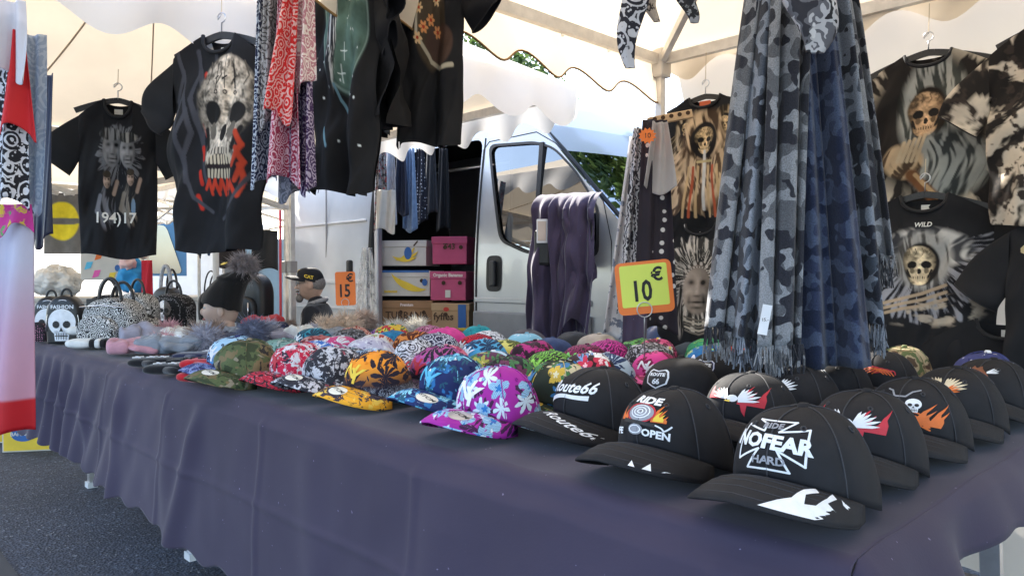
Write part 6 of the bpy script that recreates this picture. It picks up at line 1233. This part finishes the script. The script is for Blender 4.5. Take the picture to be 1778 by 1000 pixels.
def carton(px, py, y, w, h, col, label, prints, rz, dd=.36, holes=True):
    p = at_y(px, py, y); T = empty('banana_box', p, rz, label, 'carton', 'banana cartons stacked in the van'); f = -dd/2
    MB().box((0, 0, h*.42), (w, dd, h*.84)).build('body', CARD[col], T, bevel=.004); l = MB().box((0, 0, h*.86), (w+.012, dd+.012, h*.26)).build('lid', CARD[col], T, bevel=.004)
    for x in ((-w*.12, w*.34) if holes else ()): MB().add([(x+.016*math.cos(a), f-.0075, h*.60+.016*math.sin(a)) for a in np.linspace(0, 6.28, 13)[:-1]], [tuple(range(12))]).build('hand_hole', mat('hole_dark', (.06, .03, .015), .9), T)
    for pr in prints:
        if pr[0] == 'text': text_on('lettering', pr[1], lambda a, b: Vector((a+pr[2], f-.0085, b+pr[3])), pr[5], T, pr[4], .0015, pr[6] if len(pr) > 6 else 0)
        else: MB().prism(pr[1], lambda x, z, o: Vector((x, f-.0072-o, z)), pr[3] if len(pr) > 3 else .0008).build('print', pr[2], T)
    return T
bz = R_(34)
carton(712, 462, 2.74, .40, .205, 'white', 'white carton with yellow bananas and a blue oval at the top of the stack', [('p', rotp(banana(.02, .09, .12, .35), .02, .10, .55), BANA), ('p', rotp(banana(.03, .08, .13, .3), .02, .10, .25), BANA, .0012), ('p', rotp(banana(.02, .07, .13, .3), .02, .10, -.05), BANA, .0014), ('p', stroke([(.10, .16), (.13, .195)], .012)[0], BRN), ('p', ring(.05, .10, .032, .05), BLU, .0020), ('text', 'SCB', .05, .10, .03, CARD['white'])], bz, holes=False)
carton(717, 513, 2.74, .41, .205, 'white', 'white carton with one big yellow banana under the blue oval carton', [('p', rotp(banana(.02, .12, .20, .34), .0, .1, -.42), BANA), ('p', ring(.165, .11, .022, .028), BLU, .0016), ('p', [(-.20, .188), (.20, .188), (.20, .205), (-.20, .205)], BLU), ('text', 'BANANAS', -.12, .035, .024, BANA)], bz)
carton(720, 570, 2.74, .42, .235, 'kraft', 'brown carton lettered TURBANA under the white banana cartons', [('text', 'TURBANA', 0, .115, .078, BRN), ('text', 'Premium', .0, .20, .03, PALE)], bz)
carton(720, 628, 2.74, .42, .225, 'kraft', 'brown carton at the bottom of the stack with a smiling circle', [('p', q, BRN) for q in stroke(ring(-.13, .15, .032, .032, 16), .004, True)], bz)
carton(792, 459, 2.80, .27, .21, 'pink', 'raspberry carton with black scribbles at the top beside the bananas carton', [('text', 'T43', .0, .13, .06, BRN)], bz)
carton(790, 520, 2.70, .27, .215, 'pink', 'raspberry carton with a white label and pale lettering', [('text', 'Organic Bananas', -.0, .185, .034, PALE), ('p', [(-.02, .02), (.02, .02), (.02, .075), (-.02, .075)], CARD['white'])], bz)
carton(794, 573, 2.68, .28, .21, 'tan', 'tan carton lettered fyffes with a blue and yellow panel', [('text', 'fyffes', -.05, .11, .075, BRN), ('p', ring(-.03, .165, .022, .016), REDP), ('p', [(.06, .03), (.12, .03), (.12, .20), (.06, .20)], BLU), ('p', banana(.10, .03, .06, .4), BANA, .0014)], bz)
carton(794, 628, 2.68, .28, .21, 'tan', 'plain tan carton under the fyffes carton', [], bz)
# clothes on a rail inside the van
cc = [(662, 'grey and red printed garment at the end of the van rail', 'splash', [(.3, .3, .32), (.05, .05, .06), (.4, .05, .06)]), (678, 'pale blue-white garment bunched on the van rail', 'solid', [(.42, .46, .54)]), (697, 'dark navy garment on the van rail', 'solid', [(.03, .035, .06)]), (712, 'light blue garment on the van rail', 'solid', [(.20, .28, .42)]), (730, 'black garment with white spots on the van rail', 'stars', [(.02, .02, .03), (.6, .6, .65)]), (748, 'charcoal garment on the van rail', 'solid', [(.035, .035, .04)]), (770, 'black garment deep inside the van', 'solid', [(.015, .015, .017)])]
for i, (px, lb, kd, cs) in enumerate(cc): hang_cloth('hanging_garment', px-13, px+13, 258, 400-(i % 3)*14, 5.05+.06*i, pat('garment_%d' % i, kd, cs), lb, 'garment', 1.1, .03, group='clothes on the rail in the van', seed=40+i, taper=.55, nx=30, nz=24)
hang_cloth('white_sack', 654, 686, 330, 402, 4.95, mat('white_sack', (.6, .58, .55), .8, var=.15), 'crumpled white cloth bag hanging in the van doorway', 'bag', .9, .03, seed=60, nx=30, nz=24)
a0 = Vector((-4.6, 2.9, 2.02)); tag(MB().tube([a0, (-3.55, 2.95, 2.02)], .012, 8).build('clothes_rail', STEELW, None, True), 'steel clothes rail across the van doorway', 'rail')
# clear plastic sheet hanging at the door edge
m, t, b, out = newmat('clear_plastic'); tr = N(t, 'ShaderNodeBsdfTransparent'); tr.inputs[0].default_value = (.86, .87, .88, 1); mx = N(t, 'ShaderNodeMixShader'); v = coords(t); fz = ramp(t, noise_out(t, v, 16, 4), [(.35, (.15,)*3), (.65, (.6,)*3)]); t.links.new(fz, mx.inputs[0]); b.inputs['Base Color'].default_value = (.75, .75, .75, 1); b.inputs['Roughness'].default_value = .2; t.links.new(tr.outputs[0], mx.inputs[1]); t.links.new(b.outputs[0], mx.inputs[2]); t.links.new(mx.outputs[0], out.inputs[0])
hang_cloth('plastic_sheet', 612, 662, 430, 600, 4.85, m, 'crumpled clear plastic sheet hanging from the van door edge', 'plastic sheet', 1.7, .05, seed=61, taper=.3)
# ---- the seated man
def skin_body(name, J, E_, m, parent, root=0):
    me = bpy.data.meshes.new(name); me.from_pydata([j[0] for j in J], E_, []); o = link(name, me, m, parent); o.modifiers.new('skin', 'SKIN'); sv = me.skin_vertices[0].data
    for k, j in enumerate(J): r = j[1]; sv[k].radius = r if isinstance(r, tuple) else (r, r); sv[k].use_root = (k == root)
    sd = o.modifiers.new('sub', 'SUBSURF'); sd.levels = 2; sd.render_levels = 2; me.polygons.foreach_set('use_smooth', [True]*len(me.polygons)); return o
pm = at_d(540, 500, 5.5); base = Vector((pm.x, pm.y, 0)); HZ = at_d(540, 494, 5.5).z
ch = empty('folding_chair', base, R_(-40), 'folding chair under the seated man behind the table', 'chair'); 
MB().box((0, .02, .44), (.42, .42, .03)).build('seat', LEA, ch, bevel=.01); MB().box((0, .24, .72), (.42, .03, .30)).build('backrest', LEA, ch, bevel=.01)
for sx in (-.2, .2): MB().tube([(sx, -.2, 0), (sx, .2, .44)], .012, 6).build('leg', STEELW, ch); MB().tube([(sx, .25, 0), (sx, .23, .86)], .012, 6).build('leg', STEELW, ch)
M_ = empty('person', base, R_(-40), 'seated man in a dark cap, glasses and black jacket facing sideways', 'person'); JK = cloth_mat('black_jacket', (.02, .021, .026), .8, .2); SKN = mat('skin', (.55, .35, .26), .5, var=.12, nscale=25)
PS = .95; hc = HZ/PS; M_.scale = (PS,)*3
J = [((0, .03, .52), (.16, .13)), ((0, .05, .70), (.165, .125)), ((0, .06, hc-.25), (.17, .12)), ((0, .045, hc-.16), (.09, .08)), ((0, .03, hc-.08), (.058, .058)),
     ((-.22, .05, hc-.21), (.085, .08)), ((-.25, .0, hc-.55), (.058, .058)), ((-.20, -.24, .66), (.045, .045)), ((-.16, -.32, .64), (.035, .03)), ((.22, .05, hc-.21), (.085, .08)), ((.25, .0, hc-.55), (.058, .058)), ((.20, -.24, .66), (.045, .045)), ((.16, -.32, .64), (.035, .03)),
     ((-.10, -.05, .53), (.10, .09)), ((-.13, -.42, .53), (.075, .075)), ((-.13, -.44, .12), (.05, .05)), ((-.13, -.56, .05), (.045, .04)), ((.10, -.05, .53), (.10, .09)), ((.13, -.42, .53), (.075, .075)), ((.13, -.44, .12), (.05, .05)), ((.13, -.56, .05), (.045, .04))]
skin_body('body', J, [(0, 1), (1, 2), (2, 3), (3, 4), (2, 5), (5, 6), (6, 7), (7, 8), (2, 9), (9, 10), (10, 11), (11, 12), (0, 13), (13, 14), (14, 15), (15, 16), (0, 17), (17, 18), (18, 19), (19, 20)], JK, M_)
def facef(v):
    z = v.z; s_ = 1-.22*max(0, -z/.12); y = v.y*(1-.05*max(0, -z/.12))
    if v.y < 0: y -= .012*math.exp(-((z+.09)/.03)**2)-.010*math.exp(-((z-.03)/.02)**2)*.6
    return Vector((v.x*s_, y, z))
hd = MB().ell((0, 0, hc), (.078, .098, .125), 32, 24, f=facef).build('head', SKN, M_, True)
MB().add([(0, -.128, hc-.028), (-.016, -.094, hc-.034), (.016, -.094, hc-.034), (0, -.092, hc+.022), (0, -.10, hc-.042)], [(0, 3, 1), (0, 2, 3), (0, 1, 4), (0, 4, 2)]).build('nose', SKN, hd, True)
for sx in (-1, 1): MB().ell((sx*.078, .012, hc-.005), (.010, .020, .032), 12, 8).build('ear', SKN, hd, True); g_ = MB().tube([(sx*.034+.022*math.cos(a), -.102, hc+.010+.016*math.sin(a)) for a in np.linspace(0, 6.283, 17)], .002, 5).build('glasses_rim', BLACKP, hd); MB().bar((sx*.058, -.10, hc+.012), (sx*.080, .012, hc+.010), .003).build('glasses_arm', BLACKP, g_); MB().ell((sx*.034, -.088, hc+.010), (.012, .007, .008), 10, 6).build('eye', mat('eye_paint', (1, 1, 1)), hd, True)
BEARD = mat('grey_beard', (.22, .20, .19), .95, var=.4, nscale=120, bmp=.8, bscale=200); rg = random.Random(5)
MB().ell((0, -.088, hc-.105), (.042, .030, .036), 16, 10).build('beard', BEARD, hd, True); MB().ell((0, -.104, hc-.055), (.032, .012, .010), 14, 8).build('moustache', BEARD, hd, True); MB().ell((0, -.106, hc-.072), (.020, .006, .005), 10, 6).build('mouth', mat('lip_pink', (1, 1, 1)), hd, True)
MB().ell((0, .028, hc+.01), (.080, .085, .075), 20, 12).build('hair', BEARD, hd, True)
MB().tube([(.075*math.cos(a), .05+.065*math.sin(a), hc-.135+.02*math.sin(a)) for a in np.linspace(0, 6.283, 25)], .018, 8).build('collar', mat('grey_collar', (.35, .34, .34), .8), M_, True)
for sx in (-1, 1):
    h_ = MB().ell((sx*.15, -.34, .645), (.035, .045, .02), 12, 8).build('hand', SKN, M_, True)
    for i in range(4): MB().tube([(sx*.15+(i-1.5)*.016, -.37, .645), (sx*.15+(i-1.5)*.017, -.405, .640), (sx*.15+(i-1.5)*.017, -.43+.006*abs(i-1.5), .622)], [.0085, .0085, .007], 8).build('finger', SKN, h_, True)
    MB().tube([(sx*.12, -.33, .648), (sx*.10, -.36, .645), (sx*.098, -.385, .635)], [.010, .009, .008], 8).build('thumb', SKN, h_, True)
cp = empty('worn_cap', base+Vector((0, 0, (hc+.018)*PS)), R_(-40), 'black cap with yellow lettering on the head of the seated man', 'cap')
c_ = link('crown', _cm.copy(), BLK, cp); v_ = link('visor', _vm.copy(), BLK, cp); cp.scale = (.96, .98, .78)
text_on('lettering', 'CAT', lambda X, Y: front(X, Y+.07, .003), TH['yellow'], cp, .04, .002, sub=.01); text_on('lettering', 'CAT', lambda X, Y: crown_pt(math.pi/2+X/.085, .20+Y/.14, .003), TH['yellow'], cp, .03, .001, sub=.01)
# ---- neighbouring stall behind the bags
n = 40; P = np.array([[(-8.33+.03*math.sin(y*7), y, z) for y in np.linspace(-1.3, 1.75, 40)] for z in np.linspace(.02, 1.95, 8)])
tag(grid('tent_sidewall', P, CANVASW), 'white canvas sidewall closing the neighbouring stall', 'tent wall')
def emblem_cloth():
    a = at_d(108, 335, 6.6); w, h = .30, .54; P = np.zeros((60, 44, 3)); C = np.zeros((60, 44, 3))
    for i in range(60):
        for j in range(44): u, v = j/43-.5, i/59; P[i, j] = (u*w, .012*math.sin(u*9+v*2), -h*v)
    A = Art(P[..., 0], -P[..., 2], (.16, .155, .15)); n_ = fbm(A.X*9, A.Z*9, 3); A.put(sm(el(A.X, A.Z, 0, .25, .14, .17), .08), (.80, .66, .04)); A.put(np.clip((n_-.52)*30, 0, 1)*sm(el(A.X, A.Z, 0, .25, .15, .12), .1), (.16, .155, .15)); A.put(sm(el(A.X, A.Z, 0, .25, .2, .03), .1), (.16, .155, .15))
    o = grid('printed_towel', P, PC, None, col=A.C); o.location = a; o.rotation_euler = (0, 0, yaw_to(10)); tag(o, 'grey towel with a yellow and grey oval print hanging by a pole', 'towel')
emblem_cloth()
st = at_d(190, 510, 6.6); S3 = empty('stall_counter', (st.x, st.y, 0), yaw_to(20), 'low white counter of the neighbouring toy stall', 'counter'); MB().box((0, .3, .96), (2.2, .7, .04)).build('top', CARD['white'], S3, bevel=.01); MB().box((0, .3, .47), (2.1, .6, .94)).build('panel', CANVASW, S3)
def lump(name, px, py, dist, r, m, label, cat, k=.35, sc=3., seed=0, n=48):
    c = at_d(px, py, dist); f = lambda v: v*(1+k*mnoise.noise(v.normalized()*sc+Vector((seed, 0, seed)))+k*.5*(1-2*abs(mnoise.noise(v.normalized()*sc*3+Vector((seed, 5, 0)))))*.6+k*.25*mnoise.noise(v.normalized()*sc*7)); o = MB().ell((0, 0, 0), r, n, n//2, f=f).build(name, m, None, True, loc=c); return tag(o, label, cat)
lump('cloth_heap', 100, 490, 6.4, (.17, .17, .13), mat('white_plastic', (.72, .68, .63), .4, var=.2, nscale=12, bmp=.8, bscale=25), 'crumpled heap of white plastic-wrapped goods beside the pole', 'heap', .30, 2.2, 2, 90)
B = empty('toy_box', at_d(180, 486, 6.3), yaw_to(10), 'white toy box with coloured splashes and one painted eye', 'box'); MB().box((0, .08, .12), (.36, .16, .24)).build('carton', CARD['white'], B, bevel=.006)
for i, (x, z, c) in enumerate(((-.12, .12, 'cyan'), (-.06, .05, 'pink'), (-.04, .20, 'orange'), (.06, .03, 'yellow'))): MB().prism([(x-.03, z-.035), (x+.02, z-.02), (x+.04, z+.035), (x-.01, z+.03)], lambda a, b, o: Vector((a, -.002-o, b)), .001).build('colour_splash', TH[c], B)
MB().prism(ring(.11, .10, .022, .028), lambda a, b, o: Vector((a, -.002-o, b)), .001).build('eye_print', BLU, B)
lump('plush_toy', 232, 480, 6.2, (.13, .11, .13), mat('plush_blue', (.04, .30, .62), .9, bmp=.5, bscale=90), 'bright blue plush toy beside the toy box', 'plush toy', .3, 2., 4); lump('plush_toy', 222, 458, 6.1, (.07, .06, .05), mat('plush_pale', (.75, .5, .48), .9), 'pale pink plush toy resting on the blue one', 'plush toy', .3, 2.5, 5)
hang_cloth('red_cloth', 244, 264, 452, 515, 6.1, mat('red_felt', (.6, .02, .04), .8), 'red cloth hanging beside the blue plush toy', 'cloth', .8, .02, seed=70, nx=20, nz=16); lump('round_balloon', 249, 425, 6.5, (.055, .055, .13), mat('balloon_pale', (.75, .52, .42), .4), 'pale peach balloon behind the black grey-faces shirt', 'balloon', .05, 1., 6)
for i, (x0, x1, y0, y1, lb, c) in enumerate(((340, 352, 395, 445, 'thin black garment on the far rail', (.015, .015, .018)), (355, 372, 398, 440, 'dark blue garment on the far rail', (.03, .05, .10)), (376, 425, 395, 462, 'black garment with brown print on the far rail', (.03, .02, .018)), (436, 482, 400, 470, 'black garment hanging beside the pale blue panel', (.018, .018, .02)))): hang_cloth('hanging_garment', x0, x1, y0, y1, 5.9, mat('far_garment_%d' % i, c, .85, var=.5, nscale=9), lb, 'garment', .9, .02, group='garments on the far rail', seed=80+i, nx=20, nz=16)
pA = at_d(200, 362, 6.9); pB = at_d(345, 362, 6.3); tag(MB().tube([pA, pB], .012, 8).tube([pB, (pB.x, pB.y, 0)], .014, 8).tube([pA, (pA.x, pA.y, 0)], .014, 8).build('garment_rail', ALU, None, True), 'pale metal garment rail of the neighbouring stall', 'rail')
p = at_d(375, 480, 5.3); tag(MB().tube([(p.x, p.y, 0), (p.x, p.y, 1.52)], .022, 12).tube([(p.x, p.y, 1.5), (p.x, p.y, 1.56)], .028, 12).build('display_pole', mat('white_pole', (.6, .6, .6), .4), None, True), 'pale round display pole behind the mannequin head', 'pole')
p = at_d(460, 500, 6.9); o = MB().box((0, 0, 0), (.46, .08, .9)).build('panel', mat('pale_blue_panel', (.42, .60, .72), .5), None, loc=p, rot=(0, 0, yaw_to(0)), bevel=.01); tag(o, 'pale blue plastic panel standing behind the backpack', 'panel')
p = at_d(487, 480, 6.6); tag(MB().tube([(p.x, p.y, 0), (p.x, p.y, 1.75)], .012, 8).build('red_pole', mat('red_paint', (.6, .04, .05), .5), None, True), 'thin red pole at the tail of the silver van', 'pole')
# parked white van far behind
q = at_d(300, 470, 11.0); VV = empty('white_van', (q.x, q.y, 0), R_(35), 'white van with blue tinted window parked behind the neighbouring stall', 'van'); WV = mat('white_paint', (.78, .78, .78), .3, var=.05)
bp = rnd_poly([(-2.3, .35), (2.1, .35), (2.25, 1.0), (1.6, 1.25), (.9, 2.05), (-2.2, 2.1)], .18); MB().prism(bp, lambda x, z, o: Vector((x, -o+.9, z)), 1.8).build('body', WV, VV)
MB().prism(rnd_poly([(-.9, 1.2), (.8, 1.2), (.55, 1.85), (-.9, 1.88)], .08), lambda x, z, o: Vector((x, -.903-o, z)), .01).build('window', glass_mat('blue_glass', (.12, .32, .5), .3), VV); MB().prism(rnd_poly([(-2.05, 1.2), (-1.05, 1.2), (-1.05, 1.88), (-2.05, 1.88)], .08), lambda x, z, o: Vector((x, -.903-o, z)), .01).build('window', MATS['blue_glass'], VV); MB().prism([(-.95, 1.17), (.85, 1.17), (.85, 1.9), (-.95, 1.9)], lambda x, z, o: Vector((x, -.9-o, z)), .002).build('window_seal', mat('blue_black', (.03, .12, .24), .4), VV)
for x in (-1.5, 1.35):
    wh = MB().lathe([(0, -.1), (.30, -.1), (.33, -.06), (.33, .06), (.30, .1), (0, .1)], 24)
    for v in wh.V: v.y, v.z = v.z, v.y
    wh.build('wheel', RUBBER, VV, True, loc=(x, -.86, .33))
# cartons under the far table end
for px, py, lb, c1 in ((55, 770, 'yellow and white banana carton with a blue oval under the cloth', BANA), (12, 755, 'yellow banana carton with black lettering under the table end', mat('print_amber', (.75, .5, .03), .6))):
    p = at_z(px, py+14, 0); T = empty('banana_box', (p.x, p.y, 0), yaw_to(12), lb, 'carton'); MB().box((0, .18, .12), (.36, .34, .24)).build('body', CARD['white'], T, bevel=.004); MB().prism([(-.17, .01), (.17, .01), (.17, .22), (-.17, .16)], lambda x, z, o: Vector((x, .008-o, z)), .002).build('print', c1, T)
    MB().prism(ring(-.05, .12, .075, .05), lambda x, z, o: Vector((x, .005-o, z)), .002).build('oval', BLU, T); text_on('lettering', 'BANANAS', lambda a, b: Vector((a-.05, .001, b+.12)), CARD['white'], T, .034, .001)
# distant hedge so that the ground meets planting, not a bare horizon
rgh = random.Random(9); V = []; F = []
for i in range(9000):
    x = -30+rgh.gauss(0, .6); y = rgh.uniform(-25, 40); z = 2.6*rgh.random()**.7; a = Vector((rgh.gauss(0, 1), rgh.gauss(0, 1), rgh.gauss(0, 1))).normalized()*.22; b = a.orthogonal().normalized()*.11; k = len(V); p = Vector((x, y, z)); V += [p-a, p+b, p+a, p-b]; F.append((k, k+1, k+2, k+3))
tag(mesh('hedge', V, F, LEAF), 'long green hedge in the distance beyond the tents', 'hedge', kind='stuff')
